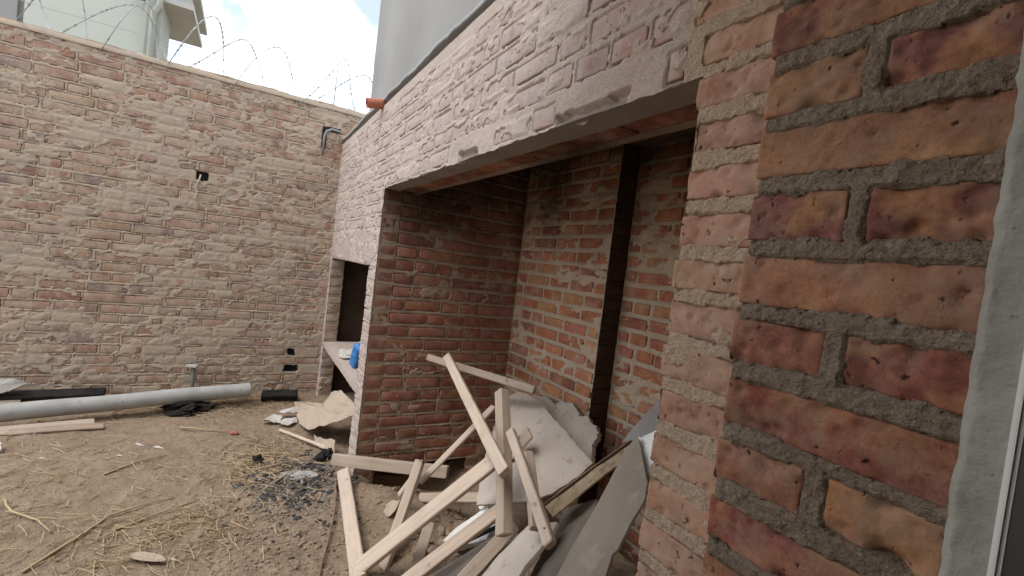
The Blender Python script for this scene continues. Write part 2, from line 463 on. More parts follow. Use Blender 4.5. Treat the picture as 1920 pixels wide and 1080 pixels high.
def frame_of(N):
    N = Vector(N)
    U = Vector((-N.y, N.x, 0))            # x_local x y_local(-N) = z
    return U, N
class Panel:
    """one face of masonry: a mortar relief plus real bricks set into it"""
    def __init__(self, O, N, seed):
        self.O = Vector(O); self.U, self.N = frame_of(N); self.bricks = []; self.seed = seed
        self.rs = random.Random(seed)
    def P(self, u, z, h=0.0):
        return self.O + self.U * u + Vector((0, 0, z)) + self.N * h
    def row(self, u0, u1, z0, bh, lens=(0.243, 0.243, 0.115), joint=0.018, off=None, first=None):
        r = self.rs
        u = u0 if first is None else u0
        if off is None: off = r.choice([0, 0.06, 0.12, 0.18])
        cur = u0
        f = True
        while cur < u1 - 0.035:
            ln = r.choice(lens) * r.uniform(0.95, 1.03)
            if f and first is not None: ln = first
            elif f and off: ln = max(0.07, ln - off)
            f = False
            e = min(cur + ln, u1)
            if u1 - e < 0.06: e = u1
            self.bricks.append([cur, e, z0 + r.uniform(-0.003, 0.003), z0 + bh + r.uniform(-0.004, 0.004)])
            cur = e + joint * r.uniform(0.75, 1.3)
    def mortar(self, name, rects, res, rec, amp, cover, mat, gap=0.0, core=None, top_wobble=0.0, sink=0.016, bot=None, pits=(), grain=0.0, edge=0.003, thick=1.0):
        u0 = min(r[0] for r in rects); u1 = max(r[1] for r in rects)
        z0 = min(r[2] for r in rects); z1 = max(r[3] for r in rects)
        nu = max(2, int((u1 - u0) / res)); nz = max(2, int((z1 - z0) / res))
        u = np.linspace(u0, u1, nu + 1); z = np.linspace(z0, z1, nz + 1)
        UU, ZZ = np.meshgrid(u, z, indexing='ij')
        D = np.full(UU.shape, 0.05)
        du = (u1 - u0) / nu; dz = (z1 - z0) / nz
        wob = 0.010 * (fbm(UU * 38, ZZ * 38, self.seed, 3) - 0.5)
        for (a, b, c, d) in self.bricks:
            i0 = max(0, int((a - u0) / du) - 4); i1 = min(nu + 1, int((b - u0) / du) + 6)
            j0 = max(0, int((c - z0) / dz) - 4); j1 = min(nz + 1, int((d - z0) / dz) + 6)
            if i1 <= i0 or j1 <= j0: continue
            uu = UU[i0:i1, j0:j1]; zz = ZZ[i0:i1, j0:j1]
            dd = np.maximum(np.maximum(a - uu, uu - b), np.maximum(c - zz, zz - d))
            D[i0:i1, j0:j1] = np.minimum(D[i0:i1, j0:j1], dd)
        Dw = D + wob
        s = fbm(UU * 5.5, ZZ * 9, self.seed + 11, 4) * 0.62 + fbm(UU * 22, ZZ * 34, self.seed + 21, 3) * 0.38
        th = np.quantile(s, 1 - cover) if cover > 0 else 9
        base = -rec + amp * 2 * (fbm(UU * 16, ZZ * 24, self.seed + 31, 4) - 0.5) + amp * 1.1 * (fbm(UU * 75, ZZ * 75, self.seed + 41, 2) - 0.5)
        if grain: base = base + grain * ((vn(UU * 210, ZZ * 210, self.seed + 101) - 0.5) + 0.8 * (vn(UU * 120, ZZ * 120, self.seed + 102) - 0.5))
        ins = Dw < edge
        covd = s > th
        h = np.where(ins, np.where(covd, np.maximum(base, -0.002) + 0.002 * thick + np.clip((s - th) * 0.06, 0, 0.005) * thick, -sink), base)
        if gap > 0:
            gm = fbm(UU * 7, ZZ * 7, self.seed + 51, 3)
            band = (Dw >= edge - 0.002) & (Dw < edge - 0.002 + max(0.007, res)) & (gm > 0.42) & ~covd
            h = h - np.where(band, gap, 0)
        if top_wobble:
            tw = top_wobble * (fbm(UU * 5, UU * 0 + 3.3, self.seed + 61, 4) - 0.5) * 2
            ZZ = np.where(ZZ > z1 - 0.06, ZZ + tw * (ZZ - (z1 - 0.06)) / 0.06, ZZ)
        for (a, b, c, d, dp_) in pits:
            e = np.maximum(np.maximum(a - UU, UU - b), np.maximum(c - ZZ, ZZ - d)) + 0.03 * (fbm(UU * 18, ZZ * 18, self.seed + 71, 3) - 0.5)
            h = np.where(e < 0, -dp_ + 0.014 * (fbm(UU * 90, ZZ * 90, self.seed + 81, 2) - 0.5), h)
        if bot:
            ws = np.clip(1 - np.abs(ZZ - bot[0]) / 0.03, 0, 1) * ((UU > bot[1]) & (UU < bot[2]))
            ZZ = ZZ + ws * 0.020 * (fbm(UU * 26, UU * 0 + 1.7, self.seed + 91, 4) - 0.55)
        cu = (u[:-1] + u[1:]) / 2; cz = (z[:-1] + z[1:]) / 2
        CU, CZ = np.meshgrid(cu, cz, indexing='ij')
        inc = np.zeros(CU.shape, bool)
        for (a, b, c, d) in rects:
            inc |= (CU > a) & (CU < b) & (CZ > c) & (CZ < d)
        V = (np.array(self.O)[None, None, :] + UU[..., None] * np.array(self.U) + ZZ[..., None] * np.array((0, 0, 1.0)) + h[..., None] * np.array(self.N)).reshape(-1, 3)
        ids = np.arange((nu + 1) * (nz + 1)).reshape(nu + 1, nz + 1)
        q = np.stack([ids[:-1, :-1], ids[1:, :-1], ids[1:, 1:], ids[:-1, 1:]], -1)[inc]
        used = np.unique(q); rm = np.full(len(V), -1); rm[used] = np.arange(len(used))
        V = V[used]; q = rm[q]
        if core:
            for b in core:
                v, f = box_vf(*b, base=len(V))
                V = np.vstack([V, np.array(v)]); q = np.vstack([q, np.array(f)])
        me = mesh_np(name, V, q, True)
        me.materials.append(M[mat])
        return me
    def place(self, parent, matname, pal, proud=(-0.001, 0.003), depth=0.10, hires=False, limit=10 ** 9, rank=None, tilt=1.0, gain=1.0, colours=None):
        r = self.rs
        order = list(range(len(self.bricks)))
        if rank: order.sort(key=lambda i: rank(self.bricks[i]))
        rest = []
        n = 0
        for oi, i in enumerate(order):
            a, b, c, d = self.bricks[i]
            w, h = b - a, d - c
            pr = r.uniform(*proud)
            if hires:
                P, F = rounded_block(w, h, depth, max(6, int(w / 0.0042)), max(5, int(h / 0.0042)), 4, 0.0040, self.seed * 31 + i, 0.0030, dent=14)
                me = mesh_np('brick', P, F, True); me.materials.append(M[matname]); sc = (1, 1, 1)
            else:
                kind = 's' if w > 0.17 else 'h'
                me, w0 = r.choice(brick_pool(matname, kind))
                sc = (w / w0, depth / 0.11, h / 0.058)
            ctr = self.P((a + b) / 2, (c + d) / 2, pr - depth / 2)
            R = Matrix((self.U, -self.N, Vector((0, 0, 1)))).transposed()
            J = Matrix.Rotation(r.gauss(0, 0.006) * tilt, 3, 'X') @ Matrix.Rotation(r.gauss(0, 0.008) * tilt, 3, 'Z') @ Matrix.Rotation(r.gauss(0, 0.010) * tilt, 3, 'Y')
            mw = (R @ J).to_4x4(); mw.translation = ctr
            mw = mw @ Matrix.Diagonal((*sc, 1))
            if n >= limit:
                rest.append((me, mw)); continue
            o = bpy.data.objects.new('brick', me); COL.objects.link(o)
            o.parent = parent
            o.matrix_parent_inverse = Matrix.Translation(-Vector(parent.location))
            o.matrix_basis = mw
            k = r.choice(pal)
            if colours: k = colours.get(i, k)
            v = r.uniform(0.82, 1.15) * gain
            o.color = (k[0] * v, k[1] * v, k[2] * v, 1)
            n += 1
        if rest:
            V, F = [], []
            nb = 0
            for me, mw in rest:
                co = np.empty(len(me.vertices) * 3); me.vertices.foreach_get('co', co); co = co.reshape(-1, 3)
                A = np.array(mw); co = co @ A[:3, :3].T + A[:3, 3]
                ff = np.empty(len(me.polygons) * 4, dtype=np.int32); me.loops.foreach_get('vertex_index', ff)
                V.append(co); F.append(ff.reshape(-1, 4) + nb); nb += len(co)
            me = mesh_np('bricks', np.vstack(V), np.vstack(F), True); me.materials.append(M[matname])
            o = link('brickwork', me, None); adopt(o, parent)
            o.color = (*pal[0], 1); o['kind'] = 'stuff'
        return n

# ================================================================== SETTING
# ground
def gz(x, y):
    x = np.asarray(x, float); y = np.asarray(y, float)
    z = 0.05 * (fbm(x * 1.3 + 40, y * 1.3 + 40, 900, 3) - 0.5)
    z = z + 0.030 * (fbm(x * 5 + 40, y * 5 + 40, 910, 3) - 0.5)
    z = z + 0.05 * np.exp(-((x + 4.66) / 0.22) ** 2)
    z = z + 0.09 * np.exp(-(((x + 2.55) / 0.28) ** 2 + ((y - 0.10) / 0.22) ** 2))
    z = z + 0.05 * np.exp(-(((x + 2.98) / 0.35) ** 2 + ((y + 0.32) / 0.26) ** 2)) * fbm(x * 14 + 40, y * 14 + 40, 930, 3)
    z = z - 0.24 * np.exp(-(((x + 2.90) / 0.20) ** 4 + ((y - 0.45) / 0.30) ** 4))
    m = np.exp(-(((x + 2.7) / 0.9) ** 2 + ((y + 0.4) / 0.5) ** 2))
    z = z + (0.008 + 0.018 * m) * (fbm(x * 22 + 40, y * 22 + 40, 920, 3) - 0.5)
    z = z + (0.003 + 0.007 * m) * (fbm(x * 60 + 40, y * 60 + 40, 940, 2) - 0.5)
    return z
gx = np.concatenate([np.linspace(-60, -9, 12), np.linspace(-8, -4.75, 12), np.arange(-4.70, -0.9, 0.0115), np.linspace(-0.85, 4, 20), np.linspace(6, 60, 10)])
gy = np.concatenate([np.linspace(-60, -6, 12), np.linspace(-5, -2.7, 14), np.arange(-2.6, 1.25, 0.0115), np.linspace(1.3, 6, 12), np.linspace(8, 60, 10)])
GX, GY = np.meshgrid(gx, gy, indexing='ij')
GZ = gz(GX, GY)
ids = np.arange(GX.size).reshape(GX.shape)
gq = np.stack([ids[:-1, :-1], ids[1:, :-1], ids[1:, 1:], ids[:-1, 1:]], -1).reshape(-1, 4)
ground = link('ground', mesh_np('ground', np.stack([GX, GY, GZ], -1).reshape(-1, 3), gq, True), M['dirt'])
ground['kind'] = 'structure'

LX = -4.665          # boundary wall face
# ------------------------------------------------------------------ boundary wall (far side of the yard)
lw = Panel((LX, 0, 0), (1, 0, 0), 41)        # u = +Y
zz = 0.0
holes = [(-0.285, -0.225, 0.40, 0.46), (-0.30, -0.19, 0.25, 0.31), (-1.10, -1.02, 1.86, 1.93), (-0.20, -0.02, 2.46, 2.55)]
row = 0
while zz < 2.66:
    lw.row(-3.4 - random.random() * 0.1, 1.3, zz, 0.058, (0.243, 0.243, 0.243, 0.115), 0.020)
    zz += 0.0805; row += 1
def hit(b, hs): return any(b[0] < h[1] and b[1] > h[0] and b[2] < h[3] and b[3] > h[2] for h in hs)
lw.bricks = [b for b in lw.bricks if not hit(b, holes[:3])]
bwall = bpy.data.objects.new('boundary_wall', lw.mortar('boundary_wall', [(-3.4, 1.3, -0.1, 2.735)], 0.0070, 0.0004, 0.0022, 0.46, 'mortar_left', gap=0.007, edge=0.0, thick=0.45, pits=[(a, b, c, d, 0.06) for (a, b, c, d) in holes[:3]],
        core=[(LX - 0.24, LX - 0.035, -3.42, 1.32, -0.2, 2.70)], top_wobble=0.02))
COL.objects.link(bwall)
tag(bwall, 'tall weathered brick boundary wall smeared with mortar, razor wire along its top', 'wall')
def rank_left(b):
    vis = (b[0] > -2.45 and b[1] < 0.02)
    return (0 if vis else 1, -b[0] if not vis else 0)
nl = lw.place(bwall, 'brick_left', PAL_LEFT, (-0.003, 0.002), 0.10, limit=300, rank=rank_left)
# cap course: rough mortar bed along the top edge
capu = np.linspace(-3.4, 1.3, 240)
V, F = [], []
for i, u in enumerate(capu):
    a = 0.014 * (fbm(np.array([u * 9]), np.array([1.2]), 77, 3)[0] - 0.5); b = 0.02 * (fbm(np.array([u * 14]), np.array([4.2]), 78, 3)[0] - 0.5)
    for (dx, z) in ((0.010 + a, 2.690 + b * .3), (0.012 + a, 2.722 + b), (-0.02, 2.738 + b), (-0.25, 2.735 + a), (-0.26, 2.66)):
        V.append((LX + dx, u, z))
for i in range(len(capu) - 1):
    for j in range(4):
        k = i * 5 + j; F.append((k, k + 5, k + 6, k + 1))
adopt(link('mortar_cap', mesh_np('mortar_cap', V, F, True), M['mortar_left']), bwall)
# black liners painting the shade inside the holes left by knocked-out bricks
for (a, b, c, d) in holes[:3]:
    me = bpy.data.meshes.new('hole_shade')
    bm = bmesh.new()
    n = 12; ring = []
    for k in range(n):
        t = 2 * math.pi * k / n
        r = 1 + random.uniform(-0.12, 0.12)
        su = math.copysign(abs(math.cos(t)) ** 0.5, math.cos(t)) * (b - a) / 2 * r
        sz = math.copysign(abs(math.sin(t)) ** 0.5, math.sin(t)) * (d - c) / 2 * r
        ring.append((LX, (a + b) / 2 + su, (c + d) / 2 + sz))
    fr = [bm.verts.new((LX - 0.012, y, z)) for (_, y, z) in ring]
    bk = [bm.verts.new((LX - 0.03, y, z)) for (_, y, z) in ring]
    bm.faces.new(bk)
    for k in range(n): bm.faces.new((fr[k], fr[(k + 1) % n], bk[(k + 1) % n], bk[k]))
    bm.to_mesh(me); bm.free()
    adopt(link('hole_shade', me, M['black']), bwall)

# ------------------------------------------------------------------ brick barbecue: front wall with big niche and small oven opening
NX0, NX1 = -2.92, -0.617
ZL = 1.838
bbq = empty('barbecue', (-2.64, 0, 0))
tag(bbq, 'long brick barbecue wall with a wide open niche under a concrete lintel', 'barbecue')
fp = Panel((0, 0, 0), (0, -1, 0), 52)       # u = +X
PT = 0.085
fp.row(-4.655, -0.36, 1.853, 0.060, (0.243, 0.243, 0.243, 0.115), 0.020)
for k in range(2, 8):
    z0 = 1.831 + PT * k - 0.058
    if z0 > 2.36: break
    fp.row(-4.655, -0.36, z0, 0.058, (0.243, 0.243, 0.243, 0.115), 0.020)
# between small opening lintel and main lintel: left part
for k in range(-2, 1):
    z0 = 1.831 + PT * k - 0.058
    fp.row(-4.655, -2.925, z0, 0.058, (0.243, 0.115, 0.243), 0.020)
# soldier course over the small opening
u = -4.65
while u < -3.12:
    fp.bricks.append([u, u + 0.10, 1.352, 1.585]); u += 0.125
npier0 = len(fp.bricks)
k = -3
while True:
    z0 = 1.831 + PT * k - 0.058
    if z0 < -0.1: break
    if z0 < 1.585: fp.bricks.append([-3.105, -2.924, z0, z0 + 0.058])      # narrow pier
    if z0 < 1.30: fp.bricks.append([-4.660, -4.565, z0, z0 + 0.058])       # stub at the boundary wall
    k -= 1
CHIPS = [(-1.78, -1.60, 1.80, 1.872, 0.022), (-1.10, -0.82, 1.80, 1.866, 0.022)]
for b in fp.bricks:
    if b[0] < -0.66 < b[1] and b[2] > ZL: b[1] = -0.665
SPX = [b for b in fp.bricks if b[0] >= -0.66]
fp.bricks = [b for b in fp.bricks if b[0] < -0.66 and b[1] - b[0] > 0.03]
fp.bricks = [b for b in fp.bricks if not any(b[0] < q[1] and b[1] > q[0] and b[2] < 1.875 and b[3] > 1.84 for q in CHIPS)]
frects = [(-4.665, NX0, ZL, 2.404), (NX0, -0.66, ZL + 0.004, 2.404), (-4.665, NX0, 1.345, ZL), (-3.11, NX0, -0.1, 1.345), (-4.665, -4.56, -0.1, 1.345)]
core = [(-4.66, NX0 - 0.03, 0.03, 0.22, 1.36, 2.40), (NX0 - 0.03, -0.30, 0.03, 0.215, 1.87, 2.40),
        (-3.09, NX0 - 0.03, 0.03, 0.14, -0.2, 1.4), (-3.09, NX0 - 0.03, 0.14, 1.0, 0.07, 1.4), (NX1 + 0.02, -0.30, 0.03, 1.3, -0.2, 2.4), (-4.655, -4.58, 0.02, 0.115, -0.2, 1.36)]
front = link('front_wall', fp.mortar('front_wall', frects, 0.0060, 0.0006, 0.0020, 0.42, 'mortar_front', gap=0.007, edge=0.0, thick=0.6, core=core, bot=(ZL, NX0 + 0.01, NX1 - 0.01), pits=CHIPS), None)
adopt(front, bbq)
pal_f = PAL_FRONT
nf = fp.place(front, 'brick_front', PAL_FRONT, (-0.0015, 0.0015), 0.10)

# pier on the right of the niche: rosy bricks with sandy joints, close to the camera
sp = Panel((0, 0, 0), (0, -1, 0), 63)
for k in range(-1, -23, -1):
    z0 = 1.831 + PT * (k + 1) - 0.058
    w0 = NX1 + random.uniform(-0.006, 0.008)
    sp.bricks.append([w0, -0.36, z0 + random.uniform(-.003, .003), z0 + 0.058 + random.uniform(-0.003, 0.004)])
for k in range(1, 7):
    z0 = 1.831 + PT * k - 0.058
    c0 = -0.655 + random.uniform(0.0, 0.05)
    sp.bricks.append([c0, -0.36, z0, z0 + 0.058])
pier = link('pier', sp.mortar('pier', [(NX1 + 0.004, -0.36, -0.1, ZL), (-0.66, -0.36, ZL, 2.404)], 0.0030, -0.0006, 0.0020, 0.12, 'mortar_strip', gap=0.006, grain=0.0016, edge=-0.003, thick=0.4), None)
adopt(pier, bbq)
sp_cols = {i: random.choice([(0.44, 0.215, 0.145), (0.40, 0.18, 0.125), (0.46, 0.25, 0.155), (0.42, 0.20, 0.15)]) for i in range(40)}
sp.place(pier, 'brick_strip', PAL_ORANGE, (-0.001, 0.002), 0.10, hires=True, colours=sp_cols)

# side wall of the niche (faces +X)
jw = Panel((NX0, 0, 0), (1, 0, 0), 74)      # u = +Y
k = 6
while True:
    z0 = 1.831 + PT * k - 0.058
    if z0 < -0.12: break
    if z0 + 0.058 < 2.2:
        s = 0.125 if z0 < ZL - 0.03 else 0.23
        jw.row(s if (k % 2) else s + 0.0, 1.02, z0, 0.056, (0.243, 0.243, 0.115), 0.020, off=0.0 if k % 2 else 0.12)
    k -= 1
side = link('side_wall', jw.mortar('side_wall', [(0.004, 0.13, -0.25, ZL), (0.13, 0.78, 0.055, ZL), (0.78, 1.05, -0.25, ZL), (0.22, 1.05, ZL, 2.2)], 0.007, 0.0022, 0.003, 0.16, 'mortar_niche', gap=0.005, edge=0.0, thick=0.5), None)
adopt(side, bbq)
jw.bricks = [b for b in jw.bricks if not (b[2] < 0.02 and 0.10 < b[0] < 0.75)]
ns = jw.place(side, 'brick_niche', PAL_NICHE, (-0.002, 0.003), 0.10)
# the pier's bricks turn the corner: their ends close the side wall
ep = Panel((NX0, 0, 0), (1, 0, 0), 75)
k = 0
while True:
    z0 = 1.831 + PT * k - 0.058
    if z0 < -0.12: break
    if z0 + 0.058 < ZL + 0.01: ep.bricks.append([0.014, 0.108 + (0.0 if k % 2 else 0.0), z0, z0 + 0.057])
    k -= 1
ne = ep.place(side, 'brick_niche', [(0.30, 0.135, 0.09), (0.26, 0.105, 0.07), (0.33, 0.16, 0.105)], (-0.002, 0.002), 0.06)

# lintel beam, inner brick band, slab over the niche
def slab_rough(name, x0, x1, y0, y1, z0, z1, nx, ny, amp, seed):
    """beam whose underside and front edge are uneven"""
    xs = np.linspace(x0, x1, nx + 1); ys = np.linspace(y0, y1, ny + 1)
    A, B = np.meshgrid(xs, ys, indexing='ij')
    nz_ = amp * (fbm(A * 9 + 30, B * 9 + 30, seed, 4) - 0.5) * 2
    bot = np.stack([A, B, z0 + nz_], -1).reshape(-1, 3)
    idb = np.arange(A.size).reshape(A.shape)
    q = np.stack([idb[:-1, :-1], idb[:-1, 1:], idb[1:, 1:], idb[1:, :-1]], -1).reshape(-1, 4)
    # front strip
    fr_t = np.stack([xs, np.full_like(xs, y0) + 0.006 * (fbm(xs * 20, xs * 0, seed + 3, 3) - 0.5), np.full_like(xs, z1) + 0.004 * (fbm(xs * 14, xs * 0 + 9, seed + 5, 3) - 0.5)], -1)
    V = np.vstack([bot, fr_t])
    o = len(bot)
    f = [(idb[i, 0], idb[i + 1, 0], o + i + 1, o + i) for i in range(nx)]
    v2, f2 = box_vf(x0, x1, y0 + 0.02, y1, z0 + 0.012, z1 + 0.02, base=len(V))
    V = np.vstack([V, np.array(v2)])
    return mesh_np(name, V, np.vstack([q, np.array(f), np.array(f2)]), False)
adopt(link('lintel', slab_rough('lintel', NX0 - 0.05, NX1 + 0.03, 0.004, 0.098, ZL, 1.846, 330, 14, 0.005, 301), M['lintel']), bbq)
ib = Panel((0, 0.106, 0), (0, -1, 0), 85)
u = NX0 + 0.01
while u < NX1 - 0.05:
    e = min(u + random.uniform(0.225, 0.25), NX1 + 0.02)
    ib.bricks.append([u, e, ZL + 0.003, ZL + 0.06]); u = e + 0.006
band = link('inner_lintel', boxes_mesh('inner_lintel', [(NX0 - 0.05, NX1 + 0.02, 0.185, 0.222, ZL + 0.001, 2.21), (NX0 - 0.05, NX1 + 0.02, 0.104, 0.186, ZL + 0.02, 2.2)]), M['mortar_niche'])
adopt(band, bbq)
ni = ib.place(band, 'brick_back', [(0.30, 0.10, 0.065), (0.25, 0.08, 0.06), (0.34, 0.125, 0.075)], (0, 0.001), 0.078)
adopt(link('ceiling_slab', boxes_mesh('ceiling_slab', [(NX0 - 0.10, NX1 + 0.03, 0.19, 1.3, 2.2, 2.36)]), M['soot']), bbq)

# coping course and drip edge
cop = []
V, F = [], []
xs = np.arange(-4.66, -0.20, 0.012)
for i, x in enumerate(xs):
    a = 0.009 * (fbm(np.array([x * 6 + 60]), np.array([2.]), 88, 4)[0] - 0.5)
    b = 0.010 * (fbm(np.array([x * 17 + 60]), np.array([7.]), 89, 3)[0] - 0.5)
    for (y, z) in ((0.05, 2.398), (0.045, 2.430), (-0.010 + a * 2, 2.430 + b), (-0.008 + a * 2, 2.456 + b), (0.08, 2.462)):
        V.append((x, y, z))
for i in range(len(xs) - 1):
    for j in range(4):
        kx = i * 5 + j; F.append((kx, kx + 1, kx + 6, kx + 5))
adopt(link('coping', mesh_np('coping', V, F, True), M['concrete']), bbq)
# small opening: shelf, lintel, sooty chamber with the shade of its depth painted in
def shelf_mesh():
    xs = np.linspace(-4.60, -3.085, 120); ys = np.linspace(0.002, 1.0, 40)
    A, B = np.meshgrid(xs, ys, indexing='ij')
    Zt = 0.545 + 0.010 * (fbm(A * 9 + 50, B * 9 + 50, 505, 4) - 0.5) + 0.012 * (A + 3.09) * -0.6
    top = np.stack([A, B + np.where(B < 0.01, 0.012 * (fbm(A * 22 + 50, B, 506, 3) - 0.5), 0), Zt], -1).reshape(-1, 3)
    bot = top.copy(); bot[:, 2] -= 0.045
    i_ = np.arange(A.size).reshape(A.shape)
    q = np.stack([i_[:-1, :-1], i_[1:, :-1], i_[1:, 1:], i_[:-1, 1:]], -1).reshape(-1, 4)
    n = A.size
    fr = [(i_[k, 0], n + i_[k, 0], n + i_[k + 1, 0], i_[k + 1, 0]) for k in range(len(xs) - 1)]
    return mesh_np('shelf', np.vstack([top, bot]), np.vstack([q, q[:, ::-1] + n, np.array(fr)]), False)
adopt(link('shelf', shelf_mesh(), M['mortar_front']), bbq)
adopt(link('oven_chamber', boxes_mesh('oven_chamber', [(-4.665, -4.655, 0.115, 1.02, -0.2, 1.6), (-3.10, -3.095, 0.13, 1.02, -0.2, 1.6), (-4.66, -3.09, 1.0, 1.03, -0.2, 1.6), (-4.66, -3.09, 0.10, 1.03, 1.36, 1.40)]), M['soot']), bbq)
rv = Panel((-4.56, 0, 0), (1, 0, 0), 76)
k = -6
while True:
    z0 = 1.831 + PT * k - 0.058
    if z0 < -0.12: break
    rv.bricks.append([0.012, 0.112, z0, z0 + 0.058]); k -= 1
reveal = link('reveal', rv.mortar('reveal', [(0.004, 0.116, -0.1, 1.345)], 0.008, 0.006, 0.004, 0.1, 'mortar_left', gap=0.004), None)
adopt(reveal, bbq)
rv.place(reveal, 'brick_left', [(0.36, 0.22, 0.14), (0.30, 0.17, 0.11)], (-0.003, 0.004), 0.05)

# ------------------------------------------------------------------ wall at the back of the niche
bw = empty('back_wall', (-1.8, 1.1, 0))
tag(bw, 'orange brick wall with thick pale joints at the back of the niche, smoke stained above', 'wall')
pp = Panel((0, 1.03, 0), (0, -1, 0), 91)
dp = Panel((0, 1.165, 0), (0, -1, 0), 92)
k = 6
while True:
    z0 = 1.831 + PT * k - 0.058
    if z0 < -0.1: break
    if z0 + 0.058 < 2.2:
        pp.row(-2.915, -1.985, z0 + 0.01, 0.054, (0.20, 0.115, 0.20, 0.243), 0.026)
        dp.row(-1.96, -0.60, z0 + 0.015, 0.054, (0.20, 0.115, 0.243), 0.026)
    k -= 1
pil = link('pilaster', pp.mortar('pilaster', [(-2.94, -1.97, -0.2, 2.2)], 0.009, 0.0015, 0.003, 0.22, 'mortar_back', core=[(-3.10, -1.995, 1.06, 1.3, -0.2, 2.4)]), None)
adopt(pil, bw); n1 = pp.place(pil, 'brick_back', PAL_ORANGE, (-0.002, 0.002), 0.08)
deep = link('recess_wall', dp.mortar('recess_wall', [(-1.97, -0.58, -0.2, 2.2)], 0.010, 0.0015, 0.003, 0.22, 'mortar_back', core=[(-1.98, -0.58, 1.2, 1.35, -0.2, 2.2)]), None)
adopt(deep, bw); n2 = dp.place(deep, 'brick_back', PAL_ORANGE, (-0.002, 0.002), 0.08)
ps = Panel((-1.967, 0, 0), (1, 0, 0), 93)
k = 5
while True:
    z0 = 1.831 + PT * k - 0.058
    if z0 < -0.1: break
    if z0 + 0.058 < 2.2: ps.bricks.append([1.036, 1.160, z0 + 0.01, z0 + 0.064])
    k -= 1
psm = link('pilaster_side', ps.mortar('pilaster_side', [(1.033, 1.17, -0.2, 2.2)], 0.009, 0.001, 0.002, 0.2, 'soot'), None)  # sooty return face; its shade is painted into the dark colour too
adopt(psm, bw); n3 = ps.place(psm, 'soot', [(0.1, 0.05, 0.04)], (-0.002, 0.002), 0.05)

# ------------------------------------------------------------------ raw brick stub wall by the door (nearest masonry)
RX0, RX1, RY = -0.405, -0.156, -0.1125
rp = Panel((0, RY, 0), (0, -1, 0), 111)
cols = {}
spec = {-3: ('h', (0.22, 0.09, 0.065), (0.25, 0.115, 0.075)), -2: ('s', (0.235, 0.095, 0.066)), -1: ('h', (0.37, 0.19, 0.10), (0.20, 0.083, 0.064)), 0: ('s', (0.37, 0.195, 0.10)),
        1: ('h', (0.26, 0.102, 0.08), (0.22, 0.08, 0.057)), 2: ('s', (0.33, 0.155, 0.09)), 3: ('h', (0.29, 0.12, 0.077), (0.25, 0.095, 0.066)), 4: ('s', (0.285, 0.09, 0.06)),
        5: ('h', (0.31, 0.14, 0.083), (0.35, 0.165, 0.07)), 6: ('s', (0.26, 0.092, 0.066)), 7: ('h', (0.25, 0.10, 0.066), (0.28, 0.11, 0.066)), 8: ('s', (0.28, 0.11, 0.075))}
for n in range(-10, 20):
    zt = 1.658 - n * PT
    kd = spec.get(n, ('s' if n % 2 == 0 else 'h', (0.33, 0.12, 0.08), (0.33, 0.13, 0.08)))
    j = lambda: random.uniform(-0.003, 0.003)
    if kd[0] == 's':
        cols[len(rp.bricks)] = kd[1]; rp.bricks.append([RX0 + j(), RX1 + 0.004, zt - 0.061 + j(), zt + j()])
    else:
        cols[len(rp.bricks)] = kd[1]; rp.bricks.append([RX0 + j(), RX0 + 0.118 + j(), zt - 0.061 + j(), zt + j()])
        cols[len(rp.bricks)] = kd[2]; rp.bricks.append([RX0 + 0.142 + j(), RX1 + 0.004, zt - 0.059 + j(), zt + j()])
sme = rp.mortar('stub_wall', [(RX0 + 0.006, RX1, -0.1, 2.404)], 0.0026, -0.0002, 0.0022, 0.0, 'mortar_right', gap=0.004, grain=0.0026, edge=-0.004, core=[(RX0 + 0.012, RX1, RY + 0.035, -0.012, -0.2, 2.40)], sink=0.03)
stub = bpy.data.objects.new('stub_wall', sme); COL.objects.link(stub)
tag(stub, 'short raw red brick wall with deep grey joints beside the cement door jamb', 'wall')
rp.place(stub, 'brick_right', PAL_RED, (-0.0015, 0.0012), 0.095, hires=True, colours=cols, tilt=0.8, gain=1.12)

# ------------------------------------------------------------------ upper concrete wall above the barbecue
def rough_wall(name, x0, x1, y, z0, z1, res, amp, seed, thick):
    nx = int((x1 - x0) / res); nz = int((z1 - z0) / res)
    xs = np.linspace(x0, x1, nx + 1); zs = np.linspace(z0, z1, nz + 1)
    A, B = np.meshgrid(xs, zs, indexing='ij')
    Yh = y - amp * (fbm(A * 2 + 70, B * 2 + 70, seed, 5) - 0.5)
    V = np.stack([A, Yh, B], -1).reshape(-1, 3)
    i_ = np.arange(A.size).reshape(A.shape)
    q = np.stack([i_[:-1, :-1], i_[1:, :-1], i_[1:, 1:], i_[:-1, 1:]], -1).reshape(-1, 4)
    v, f = box_vf(x0, x1, y + amp * 0.6, y + thick, z0, z1, base=len(V))
    return mesh_np(name, np.vstack([V, np.array(v)]), np.vstack([q, np.array(f)]), True)
cw = link('concrete_wall', rough_wall('concrete_wall', -3.80, -0.16, 0.035, 2.455, 4.3, 0.05, 0.012, 401, 0.16), M['concrete'])
tag(cw, 'smooth grey rendered wall rising behind the coping above the barbecue', 'wall')

